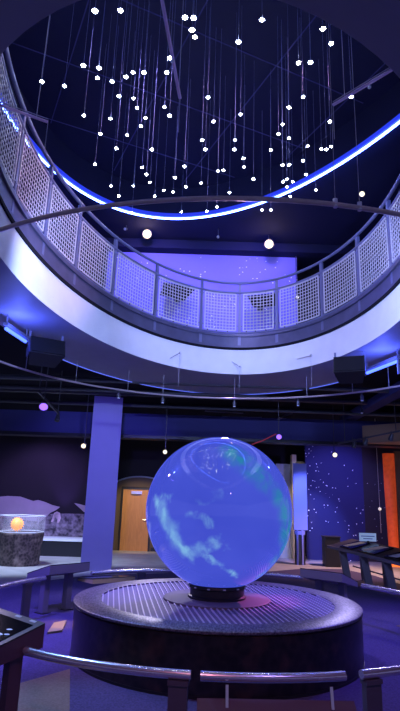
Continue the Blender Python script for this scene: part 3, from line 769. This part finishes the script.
# ------------------------------------------------------------------ low lean rails and reader desks around the pedestal
RRD = 2.70; RH = .50
def ra(px, py):
    p = on_z(px, py, RH); return math.atan2(p.y - GC.y, p.x - GC.x)
def rp(a, r_=RRD, z=RH): return Vector((GC.x + r_ * math.cos(a), GC.y + r_ * math.sin(a), z))
def lean_rail(a0, a1, label, posts, name='lean_rail'):
    mid = rp((a0 + a1) / 2, z=0)
    t = thing(name, mid, label, 'rail', 'low rails around the pedestal')
    n = max(6, int(abs(a1 - a0) * 24))
    k = MB(); k.tube([rp(a0 + (a1 - a0) * i / n) for i in range(n + 1)], .030, 14); part(k, 'rail_tube', 'chrome', t, True)
    for a in posts:
        p = rp(a, RRD, 0); k = MB()
        k.box((p.x, p.y, .22), (.05, .125, .44), rotz(a)); part(k, 'post', 'post', t)
        k = MB(); k.box((p.x, p.y, .455), (.07, .135, .03), rotz(a)); part(k, 'bracket', 'post', t)
        k = MB(); k.box((p.x, p.y, .009), (.10, .17, .006), rotz(a)); part(k, 'foot_plate', 'post', t)
    return t
aL0, aL1 = ra(14, 654), ra(190, 678); aM0, aM1 = ra(200, 678), ra(357, 683); aR0, aR1 = ra(364, 676), ra(400, 672)
def unw(a): return a if a < 0 else a - 2 * PI
aL0, aL1, aM0, aM1, aR0, aR1 = map(unw, (aL0, aL1, aM0, aM1, aR0, aR1))
lean_rail(aL0, aL1, 'low polished rail curving in front of pedestal, left section from the near desk', [aL1 - .03])
mid = lean_rail(aM0, aM1, 'low polished rail in front of pedestal, middle section over a maroon board', [])
lean_rail(aR0, aR0 + .75, 'low polished rail in front of pedestal, right section leaving the frame', [aR0 + .03, aR0 + .7])
# reader desk hung under the middle rail
def ring_box(mb, a0, a1, r0, r1, z0, z1, n=8):
    for i in range(n):
        a, c = a0 + (a1 - a0) * i / n, a0 + (a1 - a0) * (i + 1) / n
        mb.hexa([rp(a, r0, z0[0]), rp(c, r0, z0[0]), rp(c, r1, z0[1]), rp(a, r1, z0[1]), rp(a, r0, z1[0]), rp(c, r0, z1[0]), rp(c, r1, z1[1]), rp(a, r1, z1[1])])
bd = thing('rail_board', rp((aM0 + aM1) / 2, z=0), 'maroon metal board with dark recess under the middle front rail', 'board')
k = MB(); zt_ = .385
bx0, bx1 = on_z(197, 698, .385), on_z(354, 701, .385)
A = bx0; B = bx1; dn = Vector((0, -.30, -.20)); 
k.hexa([A + dn + Vector((0, 0, -.03)), B + dn + Vector((0, 0, -.03)), B + Vector((0, 0, -.03)), A + Vector((0, 0, -.03)), A + dn, B + dn, B, A]); part(k, 'frame', 'maroon', bd)
k = MB(); A2 = A.lerp(B, .13) + dn * .42 + Vector((0, 0, .003)); B2 = A.lerp(B, .87) + dn * .42 + Vector((0, 0, .003)); d2 = dn * .45
k.hexa([A2 + d2 - Vector((0, 0, .02)), B2 + d2 - Vector((0, 0, .02)), B2 - Vector((0, 0, .02)), A2 - Vector((0, 0, .02)), A2 + d2, B2 + d2, B2, A2]); part(k, 'recess', 'screen', bd)
for px in (227, 330):
    p = on_z(px, 690, .44); p.y = rp(-PI / 2).y + .0
    q = A.lerp(B, (px - 197) / 157.)
    k = MB(); k.bar((p.x, q.y - .02, .47), (p.x, q.y - .05, .335), .018, .012); part(k, 'bracket', 'silver', bd)
for w in (.12, .88):
    q = A.lerp(B, w); k = MB(); k.box((q.x, q.y - .06, .16), (.06, .04, .31)); part(k, 'leg', 'post', bd)

# one slanted reader desk: inner edge high, outer edge low, two legs
def reader_desk(a0, a1, label, look, ri=2.55, ro=3.08, zi=.655, zo=.50, legs=(.22, .8), th=.085, lv=.42):
    am = (a0 + a1) / 2
    t = thing('reader_desk', rp(am, (ri + ro) / 2, 0), label, 'reader desk', 'reader desks around the pedestal')
    A, B = rp(a0, ri, zi), rp(a1, ri, zi); rad = Vector((math.cos(am), math.sin(am), 0))
    out = rad * (ro - ri)
    def pt(u, v, z): # u along, v outward 0..1
        p = A.lerp(B, u) + out * v; p.z = zi + (zo - zi) * v + z; return p
    k = MB(); k.hexa([pt(0, 0, -th - .03), pt(1, 0, -th - .03), pt(1, 1, -th * .8), pt(0, 1, -th * .8), pt(0, 0, 0), pt(1, 0, 0), pt(1, 1, 0), pt(0, 1, 0)]); part(k, 'body', look, t)
    k = MB(); k.hexa([pt(.0, 0.0, .001), pt(1., .0, .001), pt(1., 1, .001), pt(.0, 1, .001), pt(.0, .0, .012), pt(1., .0, .012), pt(1., 1, .012), pt(.0, 1, .012)]); part(k, 'top_frame', 'desk_dark', t)
    k = MB(); k.hexa([pt(.07, .12, .012), pt(.93, .12, .012), pt(.93, .9, .012), pt(.07, .9, .012), pt(.07, .12, .015), pt(.93, .12, .015), pt(.93, .9, .015), pt(.07, .9, .015)]); gp_ = part(k, 'graphic_panel', 'screen', t)
    ang = math.atan2((B - A).y, (B - A).x)
    for u in legs:
        p = pt(u, lv, 0); k = MB()
        h = zi + (zo - zi) * lv - th
        k.box((p.x, p.y, h / 2 + .004), (.09, .10, h - .0), rotz(ang)); part(k, 'leg', look, t)
        k = MB(); k.box((p.x, p.y, .012), (.15, .17, .012), rotz(ang)); part(k, 'foot_plate', 'desk_dark', t)
    return t, pt, gp_
def ang_at(px, r_, z, lo, hi):   # angle on the ring of radius r_ that shows at this column
    best = None
    for i in range(2001):
        a = lo + (hi - lo) * i / 2000; v = rp(a, r_, z) - Vector((0, 0, EYE)); e = abs(200 + 534 * v.dot(RT) / v.dot(FW) - px)
        if best is None or e < best[0]: best = (e, a)
    return best[1]
def ang_of(px, py, z): p = on_z(px, py, z); return math.atan2(p.y - GC.y, p.x - GC.x)
# nearest left desk (its right end meets the front rail)
p_ = on_z(44, 625, .655); aN1 = unw(math.atan2(p_.y - GC.y, p_.x - GC.x)); aN0 = aN1 - .36
t, pt, gp_ = reader_desk(aN1, aN0, 'reader desk with white moon rocks on its black panel, in left foreground', 'maroon', legs=(.10, .85), th=.13, lv=.34)
for u, v, s in ((.24, .5, .05), (.16, .62, .03), (.34, .66, .06), (.30, .8, .04), (.5, .4, .05), (.55, .65, .06), (.42, .82, .035), (.2, .35, .02), (.7, .5, .05), (.13, .45, .018)):
    c = pt(u, v, .017); k = MB(); k.sphere(c, s * 1.5, 8, (1, .8, .05)); sub(k, 'rock_picture', 'paper', t, gp_)
for u, v in ((.10, .06), (.35, .06)):
    a_, b_ = pt(u, v - .03, .0135), pt(u + .09, v - .03, .0135); c_, d_ = pt(u + .09, v + .01, .0135), pt(u, v + .01, .0135)
    up = Vector((0, 0, .002)); k = MB(); k.hexa([a_, b_, c_, d_, a_ + up, b_ + up, c_ + up, d_ + up]); part(k, 'caption_label', 'mauve', t)
# left desk seen from behind
a1 = ang_at(90, 2.68, .655, 1.8, 3.0); a0 = ang_at(50, 2.68, .655, 1.9, 3.3)
t, pt, gp_ = reader_desk(a0, a1, 'grey purple reader desk seen from its back, left of the pedestal', 'desk', legs=(.16, .72), ri=2.68, ro=3.2)
aD0, aD1 = a0, a1
# back left desk, low tan side towards us
aT0 = ang_at(93, 2.45, .45, 1.7, 2.9); aT1 = ang_at(135, 2.45, .45, 1.6, 2.7)
t, pt, gp_ = reader_desk(aT1, aT0, 'low tan edged reader desk behind pedestal, left of globe', 'tan', ri=2.45, ro=2.95, zi=.45, zo=.40, legs=(.12,), th=.03)
# right desk behind the pedestal
a0 = ang_at(300, 2.45, .655, .3, 1.5); a1 = ang_at(342, 2.45, .655, .1, 1.3)
t, pt, gp_ = reader_desk(a1, a0, 'grey purple reader desk seen from its back, behind pedestal on the right', 'desk', legs=(.15, .7), ri=2.45, ro=2.95)
aR2 = a1
# rails between the desks
lean_rail(aD0 - .0 + .02, aD0 + .52, 'low polished rail left of pedestal, running out of frame from the back desk', [aD0 + .14])
lean_rail(a0 + .02, aD1 - .02, 'low polished rail passing behind the globe', [a0 + .5, a0 + 1.0])
lean_rail(aR2 - .06, aR2 - .62, 'low polished rail at right, running from the back desk out of frame', [aR2 - .55])
# tan plate on the carpet
q = [on_z(*p, .03) for p in ((47.5, 632), (62, 630), (66.5, 620), (54, 622.5))]
k = MB(); lo = [Vector((v.x, v.y, .006)) for v in q]; k.hexa(lo + q); tag(k.build('floor_plate', 'tan'), 'tan square floor plate on carpet beside the back left desk leg', 'floor plate')

# ------------------------------------------------------------------ pillar
pb0, pb1 = on_z(79, 572, 0), on_z(111.5, 570, 0)
pc = (pb0 + pb1) / 2; pw = (pb1 - pb0).length
pang = math.atan2(-pc.x, pc.y) + .02
pw = pb1.x - pb0.x + .06
k = MB(); c = pc + Vector((-math.sin(pang), math.cos(pang), 0)) * .3
pil = thing('pillar', (c.x, c.y, 0), 'tall square pillar lit violet, left of the globe', 'pillar')
k.box((c.x, c.y, 2.0), (pw, .5, 4.0), rotz(pang)); part(k, 'shaft', 'pillar', pil)
k = MB(); k.box((c.x, c.y, 4.03), (pw + .1, .7, .06), rotz(pang)); part(k, 'cap', 'black_edge', pil)

# ------------------------------------------------------------------ rock plinth with a glass case and a sun model
c0, c1 = on_z(3, 567, 0), on_z(39.5, 567, 0)
yy = (c0.y + c1.y) / 2 + .45; rcx = Vector((on_y(20, 545, yy).x, yy, 0)); rb = 18.8 / 534 * yy
hz = on_y(20, 532, rcx.y).z; ht = on_y(20, 515.5, rcx.y).z
rr_t = rb * 1.12
pln = thing('rock_plinth', rcx, 'rough brown rock drum plinth carrying a glass case, left of the pillar', 'plinth')
k = MB(); NN = 40; prof = [(rb * .98, 0), (rb, .04), (rb * 1.05, hz * .5), (rr_t, hz - .03), (rr_t * .98, hz)]
for r_, z in prof: pass
k.lathe(prof, rcx, NN)
k.v = [(v[0] + random.uniform(-.012, .012) * (0 < v[2] < hz - .001), v[1] + random.uniform(-.012, .012) * (0 < v[2] < hz - .001), v[2]) for v in k.v]
part(k, 'rock_body', 'rock', pln)
case = thing('display_case', (rcx.x, rcx.y, hz), 'clear glass display case on top of the rock plinth', 'display case')
k = MB(); rg_ = rr_t * .97
for i in range(8):
    a, b_ = 2 * PI * i / 8 + .2, 2 * PI * (i + 1) / 8 + .2
    k.bar((rcx.x + rg_ * math.cos(a), rcx.y + rg_ * math.sin(a), (hz + ht) / 2), (rcx.x + rg_ * math.cos(b_), rcx.y + rg_ * math.sin(b_), (hz + ht) / 2), .012, ht - hz)
part(k, 'glass_panes', 'glass', case)
k = MB()
for zz in (ht, hz + .012): k.tube([(rcx.x + rg_ * math.cos(2 * PI * i / 8 + .2), rcx.y + rg_ * math.sin(2 * PI * i / 8 + .2), zz) for i in range(8)], .012, 6, True)
part(k, 'edge_rim', 'paper', case)
for i in range(8):
    a = 2 * PI * i / 8 + .2; k = MB(); x, y = rcx.x + rg_ * math.cos(a), rcx.y + rg_ * math.sin(a); k.tube([(x, y, hz), (x, y, ht)], .010, 6); part(k, 'corner_strip', 'glass', case)
sc_ = on_y(17.2, 524, rcx.y - .1); sr_ = 6.3 / 534 * rcx.y
sun = thing('sun_model', (sc_.x, sc_.y, hz), 'orange spiky sun model inside the glass case', 'sun model')
k = MB(); k.sphere(sc_, sr_ * .84, 24); part(k, 'sun_ball', 'sun', sun, True)
k = MB()
for i in range(18):
    a = 2 * PI * i / 18; v = Vector((math.cos(a), 0, math.sin(a))); w = Vector((-math.sin(a), 0, math.cos(a)))
    b0_ = sc_ + v * sr_ * .8; k.tube([b0_, sc_ + v * sr_ * 1.06], sr_ * .14, 5, r2=.004)
part(k, 'flame_spikes', 'sun', sun)
k = MB(); k.tube([(sc_.x, sc_.y, hz), (sc_.x, sc_.y, sc_.z - sr_ * .8)], .012, 6); part(k, 'stem', 'silver', sun)

# ------------------------------------------------------------------ right background things
bn0, bn1 = on_y(293.5, 500, 15.6), on_y(306.8, 500, 15.6)
bz0, bz1 = on_y(300, 530, 15.6).z, on_y(300, 463.5, 15.6).z
bx = (bn0.x + bn1.x) / 2; bw = bn1.x - bn0.x
ban = thing('banner_stand', (bx, 15.6, 0), 'tall bright blue banner column right of the globe', 'banner')
k = MB(); k.box((bx, 15.6, (bz0 + bz1) / 2), (bw, .08, bz1 - bz0)); part(k, 'banner_panel', 'banner', ban)
k = MB(); k.sphere((bx + .02, 15.62, bz1 + .02), bw * .36, 16, (1, .6, .35)); part(k, 'top_lamp', 'tan', ban)
k = MB(); k.lathe([(bw * .38, 0), (bw * .38, .28), (bw * .36, .3), (bw * .36, bz0)], (bx - .03, 15.6, 0), 24); part(k, 'foot_drum', 'desk_dark', ban, True)
k = MB(); k.lathe([(bw * .395, bz0 - .12), (bw * .395, bz0 - .02)], (bx - .03, 15.6, 0), 24); part(k, 'drum_band', 'banner', ban, True)
k = MB()
for a in (-2.2, -1.2): k.box((bx - .03 + bw * .39 * math.cos(a), 15.6 + bw * .39 * math.sin(a), bz0 / 2), (.05, .02, bz0), rotz(a + PI / 2))
part(k, 'drum_strip', 'banner', ban)
# black waste bin like cabinet
cb0, cb1 = on_y(326, 566, 15.2), on_y(341, 566, 15.2); ch = on_y(333, 537.5, 15.2).z
cab = thing('black_cabinet', ((cb0.x + cb1.x) / 2, 15.4, 0), 'black floor cabinet at the left end of the long exhibit table', 'cabinet')
k = MB(); k.box(((cb0.x + cb1.x) / 2, 15.4, ch / 2), (cb1.x - cb0.x, .4, ch)); part(k, 'body', 'black', cab)
k = MB(); k.box(((cb0.x + cb1.x) / 2, 15.4, ch + .012), (cb1.x - cb0.x + .05, .45, .025)); part(k, 'lid', 'desk_dark', cab)
# orange curtain column
oc0, oc1 = on_y(386, 500, 15.9), on_y(397.5, 500, 15.9); ot = on_y(390, 453.5, 15.9).z; ow = oc1.x - oc0.x
cur = thing('lit_column', ((oc0.x + oc1.x) / 2, 15.9, 0), 'glowing orange red textured column on the far right', 'column')
k = MB(); k.lathe([(ow * .40, 0), (ow * .44, ot * .3), (ow * .5, ot * .7), (ow * .5, ot)], ((oc0.x + oc1.x) / 2, 15.9 + ow * .2, 0), 28); part(k, 'column_shell', 'curtain', cur, True)
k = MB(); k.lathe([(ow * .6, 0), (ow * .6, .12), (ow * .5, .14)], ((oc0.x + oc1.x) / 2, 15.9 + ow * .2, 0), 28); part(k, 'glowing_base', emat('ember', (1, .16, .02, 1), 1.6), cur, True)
oc2 = on_y(404, 500, 15.7)
f = MB(); f.box((oc2.x + .25, 16.0, 1.6), (.7, .1, 3.2)); structure(f, 'wall_right', 'brownwall')
# pendulum
pt_, pb_ = on_y(379.5, 452, 15.4), on_y(383, 556, 15.4); pm_ = on_y(379.8, 509, 15.4)
pen = thing('pendulum', (pm_.x, 15.4, pm_.z), 'small white ball on a long thin cord before the dark wall', 'pendulum')
k = MB(); k.tube([(pm_.x, 15.4, ZL), (pm_.x, 15.4, pm_.z)], .008, 6); part(k, 'cord', 'silver', pen)
k = MB(); k.sphere(pm_, .045, 14); part(k, 'ball', 'ball', pen, True)
k = MB(); k.tube([(pm_.x, 15.4, pm_.z), (pm_.x, 15.4, .9)], .008, 6); part(k, 'cord', 'silver', pen)

# long exhibit table on the right
tA, tB = on_z(333, 548, .80), on_z(420, 566, .80)   # front edge (lower)
tA = on_y(328, 545.5, 13.2); tB = on_y(425, 569, 9.7)
et = thing('exhibit_table', (tA.lerp(tB, .5).x, tA.lerp(tB, .5).y, 0), 'long sloping exhibit table on slanted legs at right', 'table')
dirv = (tB - tA).normalized(); perp = Vector((-dirv.y, dirv.x, 0)).normalized()
if perp.y < 0: perp = -perp
def tp(u, v, z=0): p = tA.lerp(tB, u) + perp * (.62 * v); p.z += .16 * v + z; return p
k = MB(); k.hexa([tp(0, 0, -.05), tp(1, 0, -.05), tp(1, 1, -.05), tp(0, 1, -.05), tp(0, 0), tp(1, 0), tp(1, 1), tp(0, 1)]); part(k, 'tabletop', 'desk_dark', et)
k = MB(); k.bar(tp(0, 0, -.02) - perp * .012, tp(1, 0, -.02) - perp * .012, .03, .06); part(k, 'front_edge', 'desk', et)
for u0, u1 in ((.12, .27), (.34, .52), (.62, .80), (.86, .97)):
    k = MB(); k.hexa([tp(u0, .12, .002), tp(u1, .12, .002), tp(u1, .85, .002), tp(u0, .85, .002), tp(u0, .12, .02), tp(u1, .12, .02), tp(u1, .85, .02), tp(u0, .85, .02)]); pnl = part(k, 'graphic_panel', 'screen', et)
    k = MB(); w = (u1 - u0)
    k.hexa([tp(u0 + w * .1, .2, .021), tp(u0 + w * .5, .2, .021), tp(u0 + w * .8, .8, .021), tp(u0 + w * .35, .8, .021), tp(u0 + w * .1, .2, .024), tp(u0 + w * .5, .2, .024), tp(u0 + w * .8, .8, .024), tp(u0 + w * .35, .8, .024)])
    sub(k, 'picture', 'mauve', et, pnl)
for u in (.15, .40, .64, .88):
    a_ = tp(u, .12, -.05); b_ = Vector((a_.x + .10, a_.y - .02, 0.0)); b_.z = .0
    k = MB(); k.bar(a_, b_, .05, .16, perp); part(k, 'leg', 'desk', et)
    a_ = tp(u, .85, -.05); b_ = Vector((a_.x + .04, a_.y, .0))
    k = MB(); k.bar(a_, b_, .08, .05, perp); part(k, 'leg', 'desk', et)
k = MB(); k.tube([tp(.16, .5, -.45), tp(.9, .5, -.45)], .015, 6); part(k, 'stretcher', 'steel', et)
# white sign standing on it
s0, s1 = on_y(360.5, 543, 12.2), on_y(376.5, 543, 12.2); sz = on_y(368, 536, 12.2).z
u_ = .36
ctr = min((tp(q / 200, .85) for q in range(200)), key=lambda v: abs(200 + 534 * (v - Vector((0, 0, EYE))).dot(RT) / (v - Vector((0, 0, EYE))).dot(FW) - 368))
sg = thing('table_sign', (ctr.x, ctr.y, ctr.z), 'small pale blue sign standing on the exhibit table', 'sign')
w2 = 16 / 534 * ctr.y / 2; h2 = 7.5 / 534 * ctr.y
k = MB(); k.box((ctr.x, ctr.y, ctr.z + .05 + h2 / 2), (w2 * 2, .02, h2)); part(k, 'sign_face', 'signface', sg)
k = MB()
for i, w in enumerate((.8, .55)): k.box((ctr.x - .0, ctr.y - .012, ctr.z + .05 + h2 * (.62 - .3 * i)), (w2 * 2 * w, .004, h2 * .10))
part(k, 'lettering', 'ink', sg)
k = MB(); k.box((ctr.x, ctr.y, ctr.z + .03), (.05, .03, .06)); part(k, 'foot', 'black', sg)

# ------------------------------------------------------------------ spotlights and tracks
def spot_fixture(p, aim, r_, label, lens, top, group='gallery spotlights', yoke=True, L=.2, body='lamp_body'):
    p = Vector(p); d = (Vector(aim) - p).normalized(); R_ = facing(d)
    t = thing('spotlight', p, label, 'spotlight', group)
    k = MB(); k.lathe([(r_ * .55, -L), (r_ * .75, -L * .8), (r_, -.02), (r_ * 1.05, .0), (r_ * .92, .0), (r_ * .9, -.015)], p, 16, R_); part(k, 'housing', body, t, True)
    k = MB(); k.lathe([(r_ * .9, -.014), (r_ * .6, .01), (.0001, .018)], p, 16, R_); part(k, 'lens', lens, t, True)
    q = p - d * L * .6
    k = MB(); k.tube([q, q + Vector((0, 0, .12)), (q.x, q.y, top)], .010, 6); part(k, 'stem', 'lamp_body', t)
    return t
def light(kind, name, p, aim, col, e, size=.1, angle=60, blend=.6):
    l = bpy.data.lights.new(name, kind); l.color = col; l.energy = e
    if kind == 'SPOT': l.spot_size = math.radians(angle); l.spot_blend = blend; l.shadow_soft_size = size
    elif kind == 'AREA': l.size = size
    else: l.shadow_soft_size = size
    o = bpy.data.objects.new(name, l); C.objects.link(o); o.location = p
    if aim is not None: o.rotation_euler = (Vector(aim) - Vector(p)).to_track_quat('-Z', 'Y').to_euler()
    return o
camp = Vector((0, 2, 3.0))
w1, w2_, w3 = on_y(147, 234, 11.1), on_y(269, 244, 11.1), on_y(362, 194, 9.2)
spot_fixture(w1, (w1.x * .5, 3, 3.5), .105, 'bright warm spotlight above the violet wall, left of two', 'lamp_warm', ZU, 'upper spotlights')
spot_fixture(w2_, (w2_.x * .5, 3, 3.5), .105, 'bright warm spotlight above the violet wall, right of two', 'lamp_warm', ZU, 'upper spotlights')
spot_fixture(w3, (1, 2, 3), .055, 'small white spotlight under the upper ceiling at far right', 'lamp_white', ZU, 'upper spotlights')
p = on_y(125, 229, 10.9); spot_fixture(p, (p.x - .3, 9, 6.4), .035, 'small unlit spotlight head left of the left warm spotlight', 'silver', ZU, 'upper spotlights', L=.16)
p = on_y(218, 237, 10.9); spot_fixture(p, (p.x - .2, 9, 6.4), .035, 'small unlit spotlight head between the two warm spotlights', 'silver', ZU, 'upper spotlights', L=.16)
p = on_y(297.5, 297, 11.7); spot_fixture(p, (p.x, 5, p.z - 1), .04, 'tiny warm lamp behind the mesh at the violet wall edge', 'lamp_white', ZU, 'upper spotlights')
# lower gallery
p = on_y(43.5, 407, 9.8); spot_fixture(p, (p.x + .5, 7.5, 1.5), .085, 'violet spotlight on a rod left of the pillar, below the left loudspeaker', 'lamp_violet', ZL)
a_, b_ = on_y(38, 391, 9.8), on_y(59, 414, 10.6)
tr = thing('track', a_, 'thin dark track bar hung on rods beside the violet spotlight left of pillar', 'track')
k = MB(); k.bar(a_, b_, .035, .035); part(k, 'bar', 'lamp_body', tr)
for w in (.05, .95):
    q = a_.lerp(b_, w); k = MB(); k.tube([q, (q.x, q.y, ZL)], .010, 6); part(k, 'rod', 'lamp_body', tr)
p = b_ + Vector((0, 0, -.10)); spot_fixture(p + Vector((0, -.1, -.05)), (p.x, p.y - 1, 1), .05, 'small dark unlit spotlight at the low end of the track', 'black', b_.z, L=.14)
p = on_y(83.5, 446, 12.4); spot_fixture(p, (p.x + .3, 5, .9), .055, 'warm lit spotlight just left of the pillar', 'lamp_warm', ZL, body='silver')
p = on_y(165, 452, 13.4); spot_fixture(p, (p.x, 6, .9), .055, 'white spotlight above the wooden door, left of globe', 'lamp_white', ZL)
p = on_y(279, 437, 12.4); spot_fixture(p, (p.x - .6, 6, 1.2), .065, 'violet spotlight right of the globe top', 'lamp_violet', ZL)
p = on_y(335, 455, 13.4); spot_fixture(p, (p.x - .8, 6, .9), .06, 'white spotlight before the blue star wall', 'lamp_white', ZL)
p = on_y(362, 413, 11.2); spot_fixture(p, (p.x - .2, p.y - .5, .9), .035, 'tiny pale spotlight hung below the slanted joist', 'paper', ZL, L=.1)
a_, b_ = on_y(338, 443.5, 12.9), on_y(412, 428.5, 11.6)
tr = thing('track', a_, 'dark track bar with three unlit heads before the tan beam', 'track')
k = MB(); k.bar(a_, b_, .04, .035); part(k, 'bar', 'lamp_body', tr)
for w in (.1, .8):
    q = a_.lerp(b_, w); k = MB(); k.tube([q, (q.x, q.y, ZL)], .010, 6); part(k, 'rod', 'lamp_body', tr)
for i, w in enumerate((.22, .38, .72)):
    q = a_.lerp(b_, w) + Vector((0, 0, -.16)); spot_fixture(q, (q.x - .6, q.y + .5, 1.0), .055, ['unlit track spotlight before the tan beam, leftmost', 'unlit track spotlight before the tan beam, middle', 'unlit track spotlight before the tan beam, rightmost'][i], 'black', q.z + .15, 'unlit track spotlights', L=.15)
p = on_y(353.5, 446.5, 12.9); spot_fixture(p, (p.x, 8, 1), .03, 'tiny pale lamp under the long beam right of the white spotlight', 'paper', 3.2, L=.1)
# red cord from the violet spotlight towards the globe
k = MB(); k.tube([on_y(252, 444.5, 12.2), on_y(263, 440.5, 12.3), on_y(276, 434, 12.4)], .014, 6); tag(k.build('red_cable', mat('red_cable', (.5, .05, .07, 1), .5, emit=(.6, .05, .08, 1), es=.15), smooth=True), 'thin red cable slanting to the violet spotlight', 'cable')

# ------------------------------------------------------------------ lights
# unseen lamps added to wash the well fascia and rail
light('SPOT', 'well_wash', (-1.0, 4.4, 3.85), (-1.6, 9.4, 4.3), (.34, .46, 1), 510, .12, 95)
light('SPOT', 'well_wash', (1.5, 4.6, 3.85), (2.0, 9.2, 4.3), (.33, .43, 1), 560, .12, 95)
light('SPOT', 'rail_pink', (2.6, 5.2, 7.3), (-2.2, 6.4, 5.4), (1, .50, .85), 700, .1, 38)
light('SPOT', 'rail_violet', (-2.4, 5.2, 7.3), (2.4, 7.6, 5.3), (.55, .46, 1), 520, .1, 50)
light('SPOT', 'rail_violet', (-.8, 4.8, 7.4), (-.4, 9.7, 5.2), (.50, .42, 1), 380, .1, 50)
# upper violet wall
light('SPOT', 'wall_wash', (-1.2, 9.8, 7.3), (-1.2, 11.9, 5.9), (.27, .21, 1), 240, .1, 110)
light('SPOT', 'wall_wash', (1.2, 9.8, 7.3), (1.2, 11.9, 5.9), (.27, .21, 1), 240, .1, 110)
light('SPOT', 'wall_warm', (.2, 10.2, 7.2), (.0, 11.9, 5.6), (.75, .75, 1), 60, .05, 50)
light('POINT', 'lamp_spill', w1 + Vector((0, -.2, -.12)), None, (1, .70, .42), 9, .06)
light('POINT', 'lamp_spill', w2_ + Vector((0, -.2, -.12)), None, (1, .70, .42), 9, .06)
# tube lights under the balcony rim
light('POINT', 'tube_glow', on_z(16, 336, 3.62), None, (.08, .12, 1), 22, .06)
light('POINT', 'tube_glow', on_z(384, 368, 3.62), None, (.08, .12, 1), 22, .06)
# lower gallery washes
light('SPOT', 'tube_wash', (.6, 9.0, 4.9), (-.1, 3.2, 4.72), (.9, .6, 1), 160, .05, 50)  # unseen spot added to brighten the hanging mauve tubes
light('SPOT', 'pedestal_violet', (-3.3, 7.4, 3.8), (-.7, 6.3, .5), (.34, .24, 1), 330, .1, 42)  # unseen spot added to fill the grate where the globe shades it
light('SPOT', 'desk_violet', (-.9, 5.6, 3.8), (-1.9, 8.2, .6), (.46, .36, 1), 300, .1, 30)  # unseen pair of spots added to brighten the desk backs
light('SPOT', 'desk_violet', (1.2, 5.6, 3.8), (2.0, 8.4, .6), (.46, .36, 1), 420, .1, 30)
light('SPOT', 'plate_warm', (-1.9, 6.6, 3.8), (-1.74, 7.55, .03), (1, .55, .16), 420, .05, 10)  # unseen narrow spot added to warm the floor plate
light('SPOT', 'rail_glint', (-1.0, 12.6, 3.0), (-1.0, 9.2, .5), (.75, .7, 1), 260, .2, 50)  # unseen spots added to bring light onto the low rails
light('SPOT', 'rail_glint', (3.6, 11.4, 3.0), (2.7, 7.6, .5), (.55, .5, 1), 260, .2, 45)
light('SPOT', 'rail_glint', (-4.6, 9.6, 3.0), (-2.4, 6.9, .5), (.75, .6, 1), 220, .2, 40)
light('SPOT', 'floor_violet', (-3.0, 6.4, 3.85), (-3.1, 7.5, 0), (.15, .10, 1), 1100, .15, 84)
light('SPOT', 'floor_violet', (3.4, 7.2, 3.85), (3.5, 7.0, 0), (.16, .10, 1), 520, .15, 95)
light('SPOT', 'pedestal_violet', (.6, 10.2, 3.8), (.3, 7.0, .5), (.30, .20, 1), 700, .1, 60)
light('SPOT', 'pedestal_magenta', (3.6, 10.2, 3.3), (.82, 6.5, .55), (1, .14, .75), 1000, .08, 9)  # added spot in place of a pink wall reflection on the centre plate
light('SPOT', 'pedestal_warm', (-3.6, 9.2, 3.7), (-1.15, 6.5, .5), (1, .82, .70), 170, .1, 16)
light('SPOT', 'pillar_violet', (-1.6, 8.9, 3.1), (-2.25, 12.8, 2.0), (.15, .108, 1), 460, .1, 62)
light('SPOT', 'floor_cool', (-4.4, 12.6, 3.9), (-4.4, 13.9, 0), (.50, .64, 1), 1100, .1, 76)
light('SPOT', 'mural_violet', (-4.6, 14.9, 3.0), (-4.6, 16.6, 1.3), (.42, .28, 1), 130, .1, 110)
light('SPOT', 'mural_dome', (-3.85, 16.0, .55), (-3.95, 16.6, 2.6), (.30, .18, 1), 110, .05, 50, .8)
light('SPOT', 'plinth_warm', (-2.8, 11.8, 2.75), (-3.9, 13.4, .6), (1, .75, .5), 60, .05, 40)
light('SPOT', 'door_warm', (-1.4, 15.2, 3.1), (-1.9, 18, .8), (1, .76, .36), 330, .08, 45)
light('SPOT', 'door_floor', (-1.2, 14.9, 3.1), (-1.6, 15.6, 0), (.6, .68, 1), 130, .08, 75)
light('SPOT', 'star_wall_blue', (4.4, 15.0, 3.0), (4.3, 17, 1.6), (.22, .20, 1), 150, .1, 110)
light('SPOT', 'banner_blue', (2.6, 13.2, 3.1), (3.1, 15.6, 1.6), (.24, .30, 1), 900, .1, 36)
light('SPOT', 'passage_warm', (2.6, 15.6, 3.1), (3.0, 17.2, 1.2), (1, .80, .50), 110, .1, 40)
light('SPOT', 'floor_pink', (4.4, 14.4, 3.05), (3.6, 14.5, 0), (1, .55, .60), 420, .1, 78)
light('SPOT', 'table_warm', (5.6, 13.6, 3.05), (5.2, 13.8, 0), (1, .66, .38), 200, .1, 110)
light('SPOT', 'beam_warm', (5.8, 12.2, 2.4), (6.4, 14, 3.5), (1, .55, .28), 40, .1, 70)
light('SPOT', 'front_violet', (1.6, 1.6, 3.8), (.6, 3.6, .6), (.42, .26, 1), 100, .06, 65)
light('SPOT', 'front_rose', (-.4, 1.0, 3.8), (.3, 3.9, .4), (1, .32, .45), 130, .06, 50)
light('SPOT', 'front_blue', (-2.4, 5.9, 3.8), (-.6, 4.0, .45), (.22, .42, 1), 520, .06, 50)  # unseen spot added to brighten the front rails

w = bpy.data.worlds.new('world'); sc.world = w; w.use_nodes = True
w.node_tree.nodes['Background'].inputs[0].default_value = (.11, .115, .27, 1)
w.node_tree.nodes['Background'].inputs[1].default_value = 1.1
